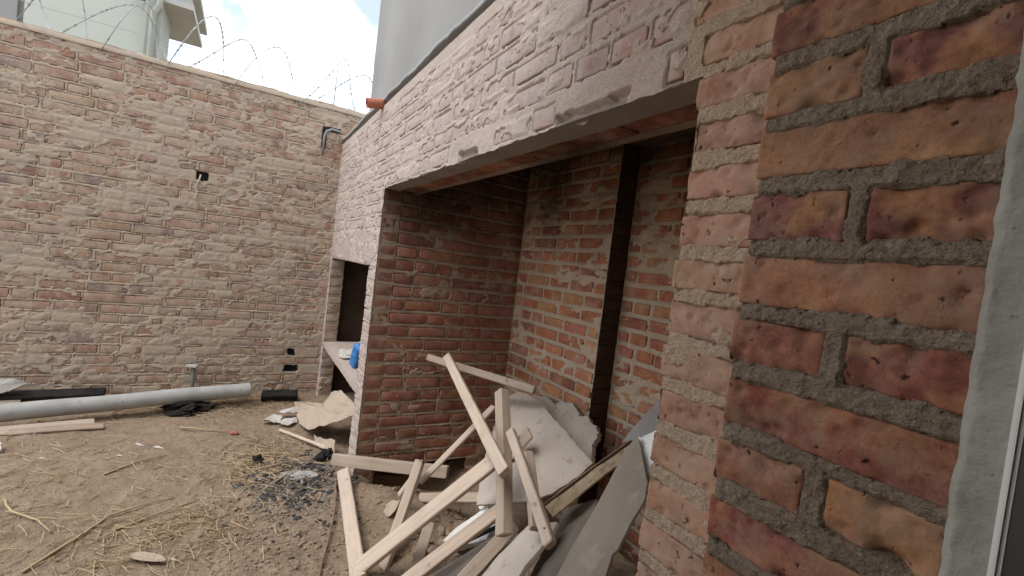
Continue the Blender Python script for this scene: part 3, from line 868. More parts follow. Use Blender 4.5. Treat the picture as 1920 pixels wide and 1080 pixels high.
# ------------------------------------------------------------------ house the photograph is taken from (doorway, wall, eave)
house = empty('house', (1.2, -0.7, 0))
tag(house, 'rendered house with a doorway beside the barbecue and a deep eave', 'house')
HX = -0.156
def jamb_mesh():
    xs = np.linspace(HX, -0.118, 14); zs = np.linspace(-0.1, 2.15, 700)
    A, B = np.meshgrid(xs, zs, indexing='ij')
    Yh = RY - 0.016 + 0.006 * (fbm(A * 40 + 9, B * 40 + 9, 601, 4) - 0.5) - 0.002 * (fbm(A * 5 + 9, B * 5 + 9, 602, 3) - 0.5)
    e = (A - HX) / 0.01
    Yh = np.where(e < 1, Yh + 0.012 * (1 - e) ** 2 + 0.003 * (fbm(A * 0, B * 60, 603, 3) - 0.5), Yh)
    A = A + np.where(e < 1, 0.005 * (fbm(A * 0 + 2, B * 45, 604, 4) - 0.5), 0)
    V = np.stack([A, Yh, B], -1).reshape(-1, 3)
    i_ = np.arange(A.size).reshape(A.shape)
    q = np.stack([i_[:-1, :-1], i_[1:, :-1], i_[1:, 1:], i_[:-1, 1:]], -1).reshape(-1, 4)
    return mesh_np('jamb', V, q, True)
adopt(link('door_jamb', jamb_mesh(), M['render']), house)
fr = link('door_frame', bevel_box('door_frame', -0.115, -0.02, RY - 0.026, RY + 0.03, -0.05, 2.12, 0.003), M['frame_dark']); adopt(fr, house)
tr = link('white_trim', bevel_box('white_trim', -0.1195, -0.1115, RY - 0.030, RY + 0.02, -0.05, 2.12, 0.003), M['frame_white'])
tr.parent = fr; tr.matrix_parent_inverse = Matrix.Identity(4)
adopt(link('wall', boxes_mesh('wall', [(HX + 0.001, 0.12, RY + 0.002, 1.6, -0.2, 2.9), (HX, 0.12, -1.2, RY - 0.04, 2.16, 2.9), (HX, 0.12, -5.0, -1.2, -0.2, 2.9),
        (0.12, 4.0, 1.5, 1.6, -0.2, 2.9), (0.12, 4.0, -5.0, -4.9, -0.2, 2.9), (3.9, 4.0, -4.9, 1.5, -0.2, 2.9)]), M['inner_wall']), house)
adopt(link('roof', boxes_mesh('roof', [(HX - 0.05, 4.1, -5.1, 1.7, 2.902, 3.05)]), M['eave_paint']), house)
adopt(link('eave', boxes_mesh('eave', [(-1.05, HX - 0.052, -5.1, 0.015, 2.88, 2.98)]), M['eave_paint']), house)

# ------------------------------------------------------------------ neighbouring white house behind the boundary wall
nb = empty('neighbour_house', (-10, -3, 0))
tag(nb, 'pale two storey neighbouring house with a dark boxed eave behind the boundary wall', 'house')
adopt(link('wall', boxes_mesh('wall', [(-10.5, -9.0, -3.52, -2.22, -0.2, 4.95)]), M['house_white']), nb)
adopt(link('corner_pier', boxes_mesh('corner_pier', [(-9.6, -8.80, -2.20, -2.03, -0.2, 4.72)]), M['house_trim']), nb)
adopt(link('eave', boxes_mesh('eave', [(-10.4, -8.80, -2.32, -1.66, 4.72, 4.80), (-10.4, -8.75, -2.40, -1.60, 4.96, 5.04), (-10.3, -8.84, -2.36, -1.70, 4.80, 4.96)]), M['eave_paint']), nb)
def tube_vf(path, r, n=8, cap=True, base=0, closed=False):
    P = [Vector(p) for p in path]
    V, F = [], []
    prev = None
    for i, p in enumerate(P):
        t = (P[min(i + 1, len(P) - 1)] - P[max(i - 1, 0)]).normalized()
        a = prev if prev is not None else (Vector((0, 0, 1)) if abs(t.z) < 0.9 else Vector((1, 0, 0)))
        a = (a - t * a.dot(t)).normalized(); b = t.cross(a); prev = a
        rr = r[i] if isinstance(r, (list, tuple)) else r
        for k in range(n):
            th = 2 * math.pi * k / n
            V.append(tuple(p + a * (math.cos(th) * rr) + b * (math.sin(th) * rr)))
    for i in range(len(P) - 1):
        for k in range(n):
            F.append((base + i * n + k, base + i * n + (k + 1) % n, base + (i + 1) * n + (k + 1) % n, base + (i + 1) * n + k))
    if cap:
        for i0, s in ((0, -1), ((len(P) - 1) * n, 1)):
            V.append(tuple(P[0] if s < 0 else P[-1])); c = base + len(V) - 1
            for k in range(n):
                q = (base + i0 + k, base + i0 + (k + 1) % n, c, c)
                F.append(q)
    return V, F
def tube_mesh(name, path, r, n=8):
    V, F = tube_vf(path, r, n)
    bm = bmesh.new()
    vs = [bm.verts.new(v) for v in V]
    for f in F:
        g = []
        for i in f:
            if vs[i] not in g: g.append(vs[i])
        if len(g) > 2:
            try: bm.faces.new(g)
            except ValueError: pass
    bmesh.ops.recalc_face_normals(bm, faces=bm.faces[:])
    for f in bm.faces: f.smooth = True
    me = bpy.data.meshes.new(name); bm.to_mesh(me); bm.free()
    return me
adopt(link('downpipe', tube_mesh('downpipe', [(-8.75, -2.02, 5.2), (-8.75, -2.06, 4.62), (-8.75, -2.12, 4.50), (-8.75, -2.12, 1)], 0.04, 10), M['house_trim']), nb)
adopt(link('edge_strip', boxes_mesh('edge_strip', [(-9.0, -8.80, -2.225, -2.202, 0, 4.7)]), M['eave_paint']), nb)
gb = link('neighbour_wall', boxes_mesh('neighbour_wall', [(-12, -9.5, -6.5, -3.62, -0.2, 5.6), (-9.5, -9.42, -4.0, -3.72, -0.2, 5.6)]), M['house_grey'])
tag(gb, 'grey rendered wall left of the pale neighbouring house', 'building')

# ================================================================== THINGS
# ------------------------------------------------------------------ razor wire coil on the boundary wall
def razor_coil():
    rs = random.Random(5)
    V, F = [], []
    BV, BF = [], []
    cx = LX - 0.10
    for strand, (ph, y0, y1) in enumerate(((0.0, -3.35, 0.75), (2.6, -3.25, 0.62))):
        path = []
        t = ph; y = y0
        R = 0.21; dy = 0.0
        step = math.radians(9)
        while y < y1:
            R = 0.235 + 0.06 * math.sin(t * 0.37 + strand * 2) + 0.02 * math.sin(t * 0.91)
            pit = 0.64 + 0.20 * math.sin(t * 0.23 + strand)
            y += pit * step / (2 * math.pi)
            path.append(Vector((cx + R * 0.85 * math.cos(t), y + 0.05 * math.sin(t * 1.0 + strand), 2.79 + 0.135 + R * math.sin(t))))
            t += step
        v, f = tube_vf(path, 0.0036, 5, False, base=len(V)); V += v; F += f
        for i in range(2, len(path) - 2, 1):
            if rs.random() < 0.25: continue
            p = path[i]; tn = (path[i + 1] - path[i - 1]).normalized()
            s = Vector((rs.uniform(-1, 1), rs.uniform(-1, 1), rs.uniform(-1, 1))); s = (s - tn * s.dot(tn)).normalized()
            b = len(BV)
            q = tn.cross(s) * 0.0016
            for w in (p - tn * 0.010 + s * 0.0075, p + tn * 0.010 - s * 0.0075, p + tn * 0.008 + s * 0.006, p - tn * 0.008 - s * 0.006):
                BV.append(tuple(w + q)); 
            for w in (p - tn * 0.010 + s * 0.0075, p + tn * 0.010 - s * 0.0075, p + tn * 0.008 + s * 0.006, p - tn * 0.008 - s * 0.006):
                BV.append(tuple(w - q))
            BF += [(b, b + 2, b + 1, b + 3), (b + 4, b + 7, b + 5, b + 6), (b, b + 4, b + 6, b + 2), (b + 2, b + 6, b + 5, b + 1), (b + 1, b + 5, b + 7, b + 3), (b + 3, b + 7, b + 4, b)]
    o = link('razor_wire', mesh_np('razor_wire', V, F, True), M['wire'])
    tag(o, 'loose coils of razor wire along the top of the boundary wall', 'razor wire')
    link('barbs', mesh_np('barbs', BV, BF), M['wire'], o)['kind'] = 'stuff'
    # straight support wires and stakes
    pw = [(cx, -3.3, 2.92), (cx, -2.0, 2.905), (cx, -0.8, 2.925), (cx, 0.7, 2.91)]
    link('support_wire', tube_mesh('support_wire', pw, 0.0020, 5), M['wire'], o)
    for yy in (-2.35, -0.1):
        link('stake', tube_mesh('stake', [(cx, yy, 2.70), (cx + 0.01, yy, 3.10)], 0.006, 6), M['wire'], o)
    return o
razor_coil()

# ------------------------------------------------------------------ clay tube, conduit, cable on the walls
def hollow_tube(name, p0, p1, ro, ri, mat, n=24, segs=6, wob=0.0):
    p0 = Vector(p0); p1 = Vector(p1); ax = (p1 - p0).normalized()
    a = Vector((0, 0, 1)) if abs(ax.z) < 0.9 else Vector((1, 0, 0))
    a = (a - ax * a.dot(ax)).normalized(); b = ax.cross(a)
    V, F = [], []
    for i in range(segs + 1):
        c = p0.lerp(p1, i / segs)
        c = c + a * (wob * math.sin(i * 1.3))
        for rr in (ro, ri):
            for k in range(n):
                t = 2 * math.pi * k / n
                V.append(tuple(c + a * math.cos(t) * rr + b * math.sin(t) * rr))
    def I(i, s, k): return (i * 2 + s) * n + k % n
    for i in range(segs):
        for k in range(n):
            F.append((I(i, 0, k), I(i, 0, k + 1), I(i + 1, 0, k + 1), I(i + 1, 0, k)))
            F.append((I(i, 1, k), I(i + 1, 1, k), I(i + 1, 1, k + 1), I(i, 1, k + 1)))
    for k in range(n):
        F.append((I(0, 0, k), I(0, 1, k), I(0, 1, k + 1), I(0, 0, k + 1)))
        F.append((I(segs, 0, k), I(segs, 0, k + 1), I(segs, 1, k + 1), I(segs, 1, k)))
    me = mesh_np(name, V, F, True)
    bm = bmesh.new(); bm.from_mesh(me); bmesh.ops.recalc_face_normals(bm, faces=bm.faces[:])
    for e in bm.edges:
        if len(e.link_faces) == 2 and e.calc_face_angle(0) > 0.9: e.smooth = False
    bm.to_mesh(me); bm.free()
    return link(name, me, M[mat])
tag(hollow_tube('clay_tube', (-3.20, 0.03, 2.425), (-3.20, -0.105, 2.400), 0.032, 0.024, 'clay'), 'short orange clay tube poking out at the coping', 'tube')
cond = tube_mesh('conduit', [(LX + 0.006, -0.165, 2.28), (LX + 0.012, -0.165, 2.44), (LX + 0.014, -0.150, 2.490), (LX + 0.014, -0.105, 2.515), (LX + 0.008, -0.03, 2.512)], 0.011, 10)
tag(link('conduit', cond, M['house_grey']), 'grey bent electrical conduit set in a slot high on the boundary wall', 'conduit')
adopt(link('slot', boxes_mesh('slot', [(LX - 0.02, LX + 0.0075, -0.185, -0.145, 2.34, 2.53), (LX - 0.02, LX + 0.0072, -0.146, -0.03, 2.495, 2.535)]), M['black']), bwall)  # black strips on the wall face paint the shade inside the groove
cab = tube_mesh('cable', [(LX - 0.01, -1.07, 1.90), (LX + 0.014, -1.072, 1.87), (LX + 0.012, -1.085, 1.83), (LX + 0.012, -1.095, 1.79), (LX + 0.012, -1.082, 1.755), (LX + 0.012, -1.09, 1.71), (LX + 0.010, -1.075, 1.675)], 0.006, 8)
tag(link('cable', cab, M['white_scrap']), 'pale cable end hanging from a hole in the boundary wall', 'cable')

# ------------------------------------------------------------------ standpipe with rag on top
tapr = empty('standpipe', (-4.60, -0.985, 0.0))
tag(tapr, 'green standpipe with a pale cap rising by the boundary wall', 'standpipe')
adopt(link('pipe', tube_mesh('pipe', [(-4.60, -0.983, -0.06), (-4.60, -0.985, 0.12), (-4.602, -0.99, 0.30)], 0.015, 12), M['green_pipe']), tapr)
capm = rounded_block(0.09, 0.025, 0.05, 14, 5, 8, 0.013, 9, 0.012)
co = link('cap', mesh_np('cap', capm[0], capm[1], True), M['pipe']); co.location = (-4.60, -1.0, 0.315); co.rotation_euler = (0.2, 0.05, 1.4); adopt(co, tapr)
adopt(link('clamp', tube_mesh('clamp', [(-4.648, -1.03, 0.13), (-4.585, -1.005, 0.135), (-4.585, -0.965, 0.135), (-4.648, -0.935, 0.13)], 0.006, 6), M['rust']), tapr)

# ------------------------------------------------------------------ planks
def plank_mesh(name, L, w, t, seed, ch=0.004, warp=0.004):
    rs = random.Random(seed)
    prof = [(-w / 2 + ch, -t / 2), (w / 2 - ch, -t / 2), (w / 2, -t / 2 + ch), (w / 2, t / 2 - ch), (w / 2 - ch, t / 2), (-w / 2 + ch, t / 2), (-w / 2, t / 2 - ch), (-w / 2, -t / 2 + ch)]
    n = max(6, int(L / 0.05))
    bow = rs.uniform(-warp, warp) * 2; tw = rs.uniform(-0.05, 0.05)
    V, F = [], []
    xs = [-L / 2, -L / 2 + ch] + [-L / 2 + L * i / n for i in range(1, n)] + [L / 2 - ch, L / 2]
    sk0, sk1 = rs.uniform(-0.18, 0.18), rs.uniform(-0.18, 0.18)
    for i, x in enumerate(xs):
        s = x / L
        a = tw * s
        k = 1.0 if 0 < i < len(xs) - 1 else 1 - 2 * ch / max(w, 0.02)
        for (y, z) in prof:
            y2 = y * k + rs.uniform(-1, 1) * 0.0006; z2 = z * k + rs.uniform(-1, 1) * 0.0006
            yy = y2 * math.cos(a) - z2 * math.sin(a); zz_ = y2 * math.sin(a) + z2 * math.cos(a) + bow * (1 - 4 * s * s)
            xx = x + (sk0 * y2 if i < 2 else 0) + (sk1 * y2 if i > len(xs) - 3 else 0)
            V.append((xx, yy, zz_))
    m = len(prof)
    for i in range(len(xs) - 1):
        for k in range(m):
            F.append((i * m + k, (i + 1) * m + k, (i + 1) * m + (k + 1) % m, i * m + (k + 1) % m))
    me = bpy.data.meshes.new(name)
    bm = bmesh.new()
    vs = [bm.verts.new(v) for v in V]
    for f in F: bm.faces.new([vs[i] for i in f])
    bm.faces.new([vs[k] for k in range(m)]); bm.faces.new([vs[(len(xs) - 1) * m + k] for k in range(m)])
    bmesh.ops.recalc_face_normals(bm, faces=bm.faces[:])
    bm.to_mesh(me); bm.free()
    return me
VREF = Vector((0.50, -0.55, 0.80))
def plank(p0, p1, w, t, label, mat='wood', roll=0, name='plank', group=None, nails=0, cat='plank', warp=0.004):
    p0 = Vector(p0); p1 = Vector(p1); ax = p1 - p0; L = ax.length; ax.normalize()
    n = (VREF - ax * VREF.dot(ax)).normalized()
    n = Matrix.Rotation(math.radians(roll), 3, ax) @ n
    y = n.cross(ax)
    o = link(name, plank_mesh(name, L, w, t, hash(label) % 997 if False else sum(map(ord, label)), warp=warp), M[mat])
    mw = Matrix((ax, y, n)).transposed().to_4x4(); mw.translation = (p0 + p1) / 2
    o.matrix_world = mw
    tag(o, label, cat, group)
    for i in range(nails):
        bm = bmesh.new()
        bmesh.ops.create_cone(bm, cap_ends=True, segments=8, radius1=0.0032, radius2=0.0026, depth=0.004)
        me = bpy.data.meshes.new('nail'); bm.to_mesh(me); bm.free()
        q = link('nail', me, M['rust'], o)
        q.location = ((-1) ** i * (L / 2 - 0.05 - 0.02 * i), (-1) ** i * w * 0.2, t / 2 + 0.001)
    return o
GP = 'scrap timber heaped in the niche'
plank((-2.90, -0.135, 0.150), (-2.424, 0.42, 0.215), 0.068, 0.045, 'pale beam with nail holes lying low against the niche side wall', 'wood_grey', 35, nails=2, group=GP)
plank((-2.80, -0.088, 0.110), (-1.93, -0.168, 0.028), 0.068, 0.042, 'pale squared post lying on the dirt beneath the low beam with nails', 'wood', -10, group=GP)
plank((-1.985, -0.168, 0.040), (-1.815, 0.372, 0.555), 0.078, 0.026, 'long wide clean plank sloping up from the dirt across the heap', 'wood', -12, nails=1, group=GP)
plank((-2.760, 0.475, 0.825), (-1.565, 0.270, 0.612), 0.052, 0.034, 'long slim batten crossing the top of the heap, leaning on the side wall', 'wood', 20, group=GP)
plank((-2.90, 0.402, 0.786), (-2.164, 0.78, 0.766), 0.045, 0.036, 'dark edged batten lying level behind the crossing batten', 'wood_grey', 25, group=GP)
plank((-2.33, 0.62, 0.627), (-2.348, 0.222, 0.213), 0.034, 0.020, 'thin pale lath sloping down towards the beam with nails', 'wood', 0, group=GP)
plank((-2.345, 0.21, 0.340), (-2.010, -0.055, -0.040), 0.058, 0.030, 'short split board standing in the dirt under the long clean plank', 'wood_grey', 20, group=GP)
plank((-2.335, 0.20, 0.290), (-2.40, 0.13, 0.130), 0.030, 0.012, 'small splintered offcut at the foot of the thin lath', 'wood', 10, name='offcut', group=GP)
plank((-1.965, 0.445, 0.830), (-1.570, 0.305, 0.342), 0.062, 0.052, 'thick upright post in the middle of the heap', 'wood_grey', 50, group=GP)
plank((-1.565, 0.272, 0.785), (-1.070, 0.148, 0.626), 0.036, 0.030, 'knotted batten leaning in front of the plaster slab', 'wood', 28, nails=1, group=GP)
plank((-1.650, 0.425, 0.650), (-1.355, 0.300, 0.490), 0.045, 0.030, 'round ended offcut tucked behind the knotted batten', 'wood_grey', -30, name='offcut', group=GP)
plank((-1.830, -0.02, 0.030), (-1.780, 0.420, 0.335), 0.066, 0.028, 'plank sloping low below the long clean plank and parallel to it', 'wood', -14, group=GP)
plank((-2.513, 0.30, 0.035), (-1.80, 0.735, 0.330), 0.055, 0.024, 'board lying level under the plaster slab', 'wood_grey', 5, group=GP)
plank((-1.640, 0.16, 0.120), (-1.690, 0.435, 0.300), 0.060, 0.020, 'dull board under the thick post, running to the dirt', 'wood_grey', 15, group=GP)
plank((-1.85, 0.03, 0.0), (-2.060, 0.185, 0.150), 0.052, 0.018, 'splintered short board half buried under the low plank', 'wood_old', 10, group=GP)
plank((-2.145, 0.52, 0.30), (-1.93, 0.62, 0.62), 0.075, 0.016, 'triangular looking board end behind the crossing batten', 'wood', -5, group=GP)
# white plastic gutter piece and its dark strip
gut = hollow_tube('gutter_pipe', (-1.85, 0.07, -0.04), (-1.765, 0.50, 0.215), 0.036, 0.031, 'white_scrap', 18)
tag(gut, 'white plastic pipe sticking out under the thick post', 'pipe')
plank((-1.935, 0.215, 0.075), (-1.815, 0.47, 0.235), 0.020, 0.010, 'thin black strip beside the white plastic pipe', 'black', 20, name='strip', cat='strip')

# ------------------------------------------------------------------ slabs and sheets
def slab(name, pts, n, th, mat, label, cat, rough=0.0, seed=1, sub=6, crumple=0.0, group=None):
    n = Vector(n).normalized(); P = [Vector(p) for p in pts]
    rs = random.Random(seed)
    ring = []
    c = sum(P, Vector()) / len(P)
    for i in range(len(P)):
        a, b = P[i], P[(i + 1) % len(P)]
        k = max(1, min(60, int((b - a).length / (0.02 if rough < 0.003 else 0.009))))
        for j in range(k):
            q = a.lerp(b, j / k)
            w_ = q + Vector((seed * 3.1, 0, 0))
            q = q + (q - c).normalized() * rough * (1.3 * mnoise.noise(w_ * 17) + 1.0 * mnoise.noise(w_ * 45) + 0.5 * mnoise.noise(w_ * 110))
            ring.append(q)
    bm = bmesh.new()
    levels = [1.0, 0.985, 0.93, 0.8, 0.6, 0.35]
    def surf(off, sgn):
        rows = []
        for li, s in enumerate(levels):
            r = []
            for q in ring:
                p = c + (q - c) * s
                hh = crumple * (mnoise.noise(p * 7 + Vector((seed, 0, 0))) + 0.5 * mnoise.noise(p * 18))
                e = th * 0.12 if li == 0 else 0
                r.append(bm.verts.new(p + n * (off - sgn * e + hh)))
            rows.append(r)
        cen = bm.verts.new(c + n * (off + crumple * mnoise.noise(c * 7 + Vector((seed, 0, 0)))))
        m = len(ring)
        for a, b in zip(rows[:-1], rows[1:]):
            for k in range(m):
                bm.faces.new((a[k], a[(k + 1) % m], b[(k + 1) % m], b[k]))
        for k in range(m): bm.faces.new((rows[-1][k], rows[-1][(k + 1) % m], cen))
        return rows[0]
    a = surf(0, 1); b = surf(-th, -1)
    m = len(ring)
    for k in range(m): bm.faces.new((a[k], b[k], b[(k + 1) % m], a[(k + 1) % m]))
    bmesh.ops.recalc_face_normals(bm, faces=bm.faces[:])
    base = min(P, key=lambda p: p.z)
    for v in bm.verts: v.co -= base
    me = bpy.data.meshes.new(name); bm.to_mesh(me); bm.free()
    o = link(name, me, M[mat], loc=base)
    tag(o, label, cat, group)
    return o
slab('plaster_slab', [[-2.439, 0.847, 0.674], [-2.379, 0.864, 0.685], [-2.235, 0.866, 0.679], [-1.899, 0.822, 0.624], [-1.618, 0.782, 0.577], [-1.624, 0.711, 0.518], [-1.667, 0.602, 0.431], [-1.714, 0.55, 0.391], [-1.826, 0.464, 0.327], [-1.963, 0.377, 0.262], [-2.132, 0.478, 0.354], [-2.344, 0.641, 0.5], [-2.473, 0.805, 0.642]],
     (0.042, -0.634, 0.772), 0.014, 'plaster', 'large flat off-white plaster slab leaning among the planks', 'slab', 0.004, 3, crumple=0.004)
slab('foam_slab', [[-2.499, 0.944, 0.619], [-2.431, 0.965, 0.656], [-2.329, 0.975, 0.679], [-2.206, 0.963, 0.668], [-2.14, 0.981, 0.7], [-2.037, 0.98, 0.705], [-1.969, 0.961, 0.679], [-1.925, 0.968, 0.694], [-1.866, 0.953, 0.674], [-1.795, 0.951, 0.676], [-1.77, 0.925, 0.636], [-1.769, 0.905, 0.605], [-1.737, 0.878, 0.565], [-1.688, 0.839, 0.508], [-1.894, 0.81, 0.449], [-2.26, 0.867, 0.515]],
     (-0.035, -0.842, 0.539), 0.035, 'plaster', 'thick broken white slab with a ragged edge behind the plaster slab', 'slab', 0.020, 4, crumple=0.014)
slab('cement_panel', [[-1.048, 0.42, 0.951], [-1.015, 0.401, 0.95], [-0.857, 0.28, 0.902], [-0.829, 0.245, 0.876], [-0.822, 0.195, 0.817], [-0.81, 0.152, 0.769], [-0.817, 0.143, 0.753], [-0.788, 0.093, 0.709], [-0.977, 0.095, 0.582], [-0.999, 0.174, 0.668], [-1.014, 0.264, 0.773], [-1.046, 0.377, 0.896]],
     (-0.388, -0.728, 0.566), 0.008, 'cement_board', 'long grey cement panel standing beside the rosy brick pier', 'panel', 0.0015, 5, crumple=0.002)
slab('foam_sheet', [[-1.085, 0.458, 0.934], [-1.051, 0.444, 0.941], [-0.982, 0.438, 0.991], [-0.902, 0.367, 0.941], [-0.881, 0.323, 0.885], [-0.884, 0.313, 0.865]],
     (-0.407, -0.786, 0.466), 0.02, 'foam', 'white bubbly foam sheet showing behind the grey cement panel', 'foam', 0.003, 6, crumple=0.003)
slab('metal_sheet', [[-1.127, 0.62, 1.058], [-1.036, 0.537, 0.957], [-1.328, 0.649, 0.798], [-1.277, 0.644, 0.872]],
     (-0.469, -0.842, 0.268), 0.003, 'grey_metal', 'grey sheet metal corner peeking above the white foam sheet', 'sheet', 0.0, 7)
slab('metal_channel', [[-1.524, 0.461, 0.464], [-1.357, 0.566, 0.696], [-1.234, 0.621, 0.841], [-1.184, 0.587, 0.829], [-1.224, 0.568, 0.78], [-1.321, 0.504, 0.641], [-1.415, 0.422, 0.483]],
     (-0.36, -0.727, 0.584), 0.006, 'dirty_metal', 'rusty stained metal channel between the plaster slab and the grey panel', 'channel', 0.002, 8, crumple=0.003)
lip = plank((-1.55, 0.48, 0.452), (-1.235, 0.645, 0.862), 0.020, 0.004, 'tmp', 'rust', 75, name='lip'); 
for k_ in ('label', 'category'): del lip[k_]
ch_ = bpy.data.objects['metal_channel']; lip.parent = ch_; lip.matrix_parent_inverse = Matrix.Translation(-Vector(ch_.location))
slab('foam_board', [[-2.01, 0.47, 0.215], [-1.87, 0.44, 0.20], [-1.85, 0.39, 0.15], [-1.97, 0.30, 0.055], [-2.10, 0.28, 0.02], [-2.09, 0.34, 0.075]],
     (-0.131, -0.756, 0.642), 0.03, 'foam', 'white foam board lying under the low sloping plank', 'foam', 0.003, 9, crumple=0.004)
slab('foam_chunk', [[-2.13, 0.50, 0.26], [-2.04, 0.54, 0.32], [-1.97, 0.50, 0.26], [-2.02, 0.44, 0.20], [-2.11, 0.45, 0.21]],
     (-0.131, -0.756, 0.642), 0.03, 'foam', 'small crumbling white foam piece left of the thick post', 'foam', 0.008, 10, crumple=0.012)
slab('broad_board', [[-1.376, 0.414, 0.488], [-1.345, 0.371, 0.467], [-1.329, 0.255, 0.379], [-1.296, 0.195, 0.345], [-1.506, 0.157, 0.215], [-1.532, 0.266, 0.292], [-1.527, 0.388, 0.395]],
     (-0.342, -0.597, 0.726), 0.018, 'plaster', 'broad cracked pale board below the knotted batten', 'board', 0.002, 11, crumple=0.003)
slab('dark_sheet', [[-1.542, 0.585, 0.435], [-1.319, 0.552, 0.587], [-1.269, 0.454, 0.525], [-1.161, 0.347, 0.501], [-1.112, 0.263, 0.451], [-1.374, 0.298, 0.269], [-1.461, 0.455, 0.363]],
     (-0.499, -0.635, 0.59), 0.004, 'dark_sheet', 'dark bent sheet in shadow between the pale board and the grey panel', 'sheet', 0.004, 12, crumple=0.012)
for k_, (dx, lab) in enumerate(((0, 'upper white slat by the foot of the rosy pier'), (0.028, 'lower white slat by the foot of the rosy pier'))):
    plank((-0.86 + dx, 0.26 + dx, 0.60), (-0.66 + dx, 0.09 + dx, 0.775 - dx), 0.022, 0.008, lab, 'white_scrap', 10, name='slat', cat='slat', group='white slats behind the pier')
# filler rubble under the heap
def blob(name, c, r, seed, mat, amp=0.35, sub=3, flat=1.0):
    bm = bmesh.new(); bmesh.ops.create_icosphere(bm, subdivisions=sub, radius=1.0)
    for v in bm.verts:
        d = v.co.normalized()
        q = 1 + amp * mnoise.noise(d * 1.7 + Vector((seed, 0, 0))) + amp * 0.5 * mnoise.noise(d * 4 + Vector((0, seed, 0)))
        v.co = Vector((d.x * r[0], d.y * r[1], d.z * r[2] * flat)) * q
    me = bpy.data.meshes.new(name); bm.to_mesh(me); bm.free()
    return link(name, me, M[mat], loc=c)
mound = blob('rubble_mound', (-1.35, 0.72, -0.02), (0.55, 0.30, 0.22), 3, 'dirt', 0.4, 5)
tag(mound, 'mound of dirt and rubble under the scrap heap', 'rubble', kind='stuff')

# cardboard sheet, scraps and burnt beam by the small opening
slab('cardboard', [[-4.349, -0.225, 0.067], [-3.933, -0.117, 0.178], [-3.766, -0.076, 0.221], [-3.824, -0.023, 0.295], [-3.674, 0.026, 0.35], [-3.273, 0.056, 0.359], [-3.167, 0.038, 0.327], [-3.645, -0.186, 0.065], [-3.862, -0.221, 0.035], [-4.158, -0.231, 0.045]],
     (0.046, -0.70, 0.70), 0.004, 'paper', 'crumpled tan cardboard sheet propped below the small opening', 'cardboard', 0.004, 21, crumple=0.015)
slab('cardboard_flap', [[-3.62, -0.15, 0.04], [-3.30, -0.05, 0.10], [-3.22, -0.07, 0.05], [-3.42, -0.16, 0.03]], (0, -0.4, 0.9), 0.003, 'paper', 'small torn flap under the propped cardboard', 'cardboard', 0.004, 22, crumple=0.02)
for i, (x, y, z, s, lab) in enumerate(((-4.02, -0.40, 0.035, 0.07, 'crumpled white paper scrap near the burnt beam'), (-3.93, -0.30, 0.035, 0.06, 'white rag scrap touching the cardboard edge'), (-4.10, -0.28, 0.06, 0.05, 'grey white rag scrap on the burnt beam end'))):
    sl_ = [[x + s * (1 + 0.35 * math.sin(k * 2.3 + i)) * math.cos(k * 0.7854) * 0.9, y + s * (1 + 0.35 * math.cos(k * 1.7 + i)) * math.sin(k * 0.7854) * 1.25, z + 0.012 * math.sin(k * 1.9 + i)] for k in range(8)]
    slab('paper_scrap', sl_, (0.25, -0.2, 0.9), 0.003, 'white_scrap', lab, 'scrap', 0.008, 140 + i, crumple=0.035, group='white scraps beside the cardboard')
plank((-4.52, -0.47, 0.070), (-4.50, -0.18, 0.075), 0.075, 0.06, 'thick burnt black beam end lying by the boundary wall', 'black', 0, name='burnt_beam', cat='beam')
bl = blob('black_rag', (-4.36, -0.98, 0.045), (0.10, 0.13, 0.04), 55, 'black', 0.8, 4); tag(bl, 'black charred rag at the foot of the standpipe', 'rag')
plank((-3.80, -0.365, 0.022), (-3.27, -0.065, 0.05), 0.022, 0.014, 'thin wooden stick on the dirt below the cardboard', 'wood', 0, name='stick', cat='stick')
# pipe and boards on the left
tag(hollow_tube('drain_pipe', (-4.02, -2.75, 0.085), (-4.47, -0.572, 0.145), 0.058, 0.051, 'pipe', 32, 14, 0.003), 'long grey drain pipe resting near the boundary wall', 'pipe')
plank((-4.62, -2.75, 0.075), (-4.585, -1.54, 0.115), 0.075, 0.035, 'black painted rail lying behind the grey drain pipe', 'black', 0, name='rail', cat='rail')
plank((-4.60, -2.75, 0.055), (-4.58, -2.0, 0.075), 0.09, 0.02, 'grey board underneath the black rail', 'wood_old', 0, name='board', cat='board')
plank((-3.98, -2.75, 0.018), (-4.13, -1.50, 0.030), 0.075, 0.022, 'long weathered board on the dirt in front of the drain pipe', 'wood_grey', 0, name='board', cat='board')
plank((-4.05, -1.90, 0.018), (-4.08, -1.44, 0.022), 0.05, 0.018, 'short reddish board end beside the long weathered board', 'wood_old', 0, name='board', cat='board')
sc_ = slab('plaster_shard', [[-4.58, -2.32, 0.16], [-4.57, -2.12, 0.235], [-4.56, -2.03, 0.235], [-4.56, -1.97, 0.20], [-4.55, -2.06, 0.15], [-4.53, -2.30, 0.10]], (0.9, 0, 0.4), 0.02, 'white_scrap', 'broken white plaster shard leaning on the boundary wall above the rail', 'shard', 0.006, 31, crumple=0.01)
slab('plaster_shard', [[-3.86, -2.10, 0.03], [-3.82, -1.86, 0.045], [-3.74, -1.83, 0.03], [-3.68, -2.08, 0.03]], (0.1, 0, 1), 0.02, 'white_scrap', 'white plaster shard lying on the dirt in front of the boards', 'shard', 0.006, 32, crumple=0.006)
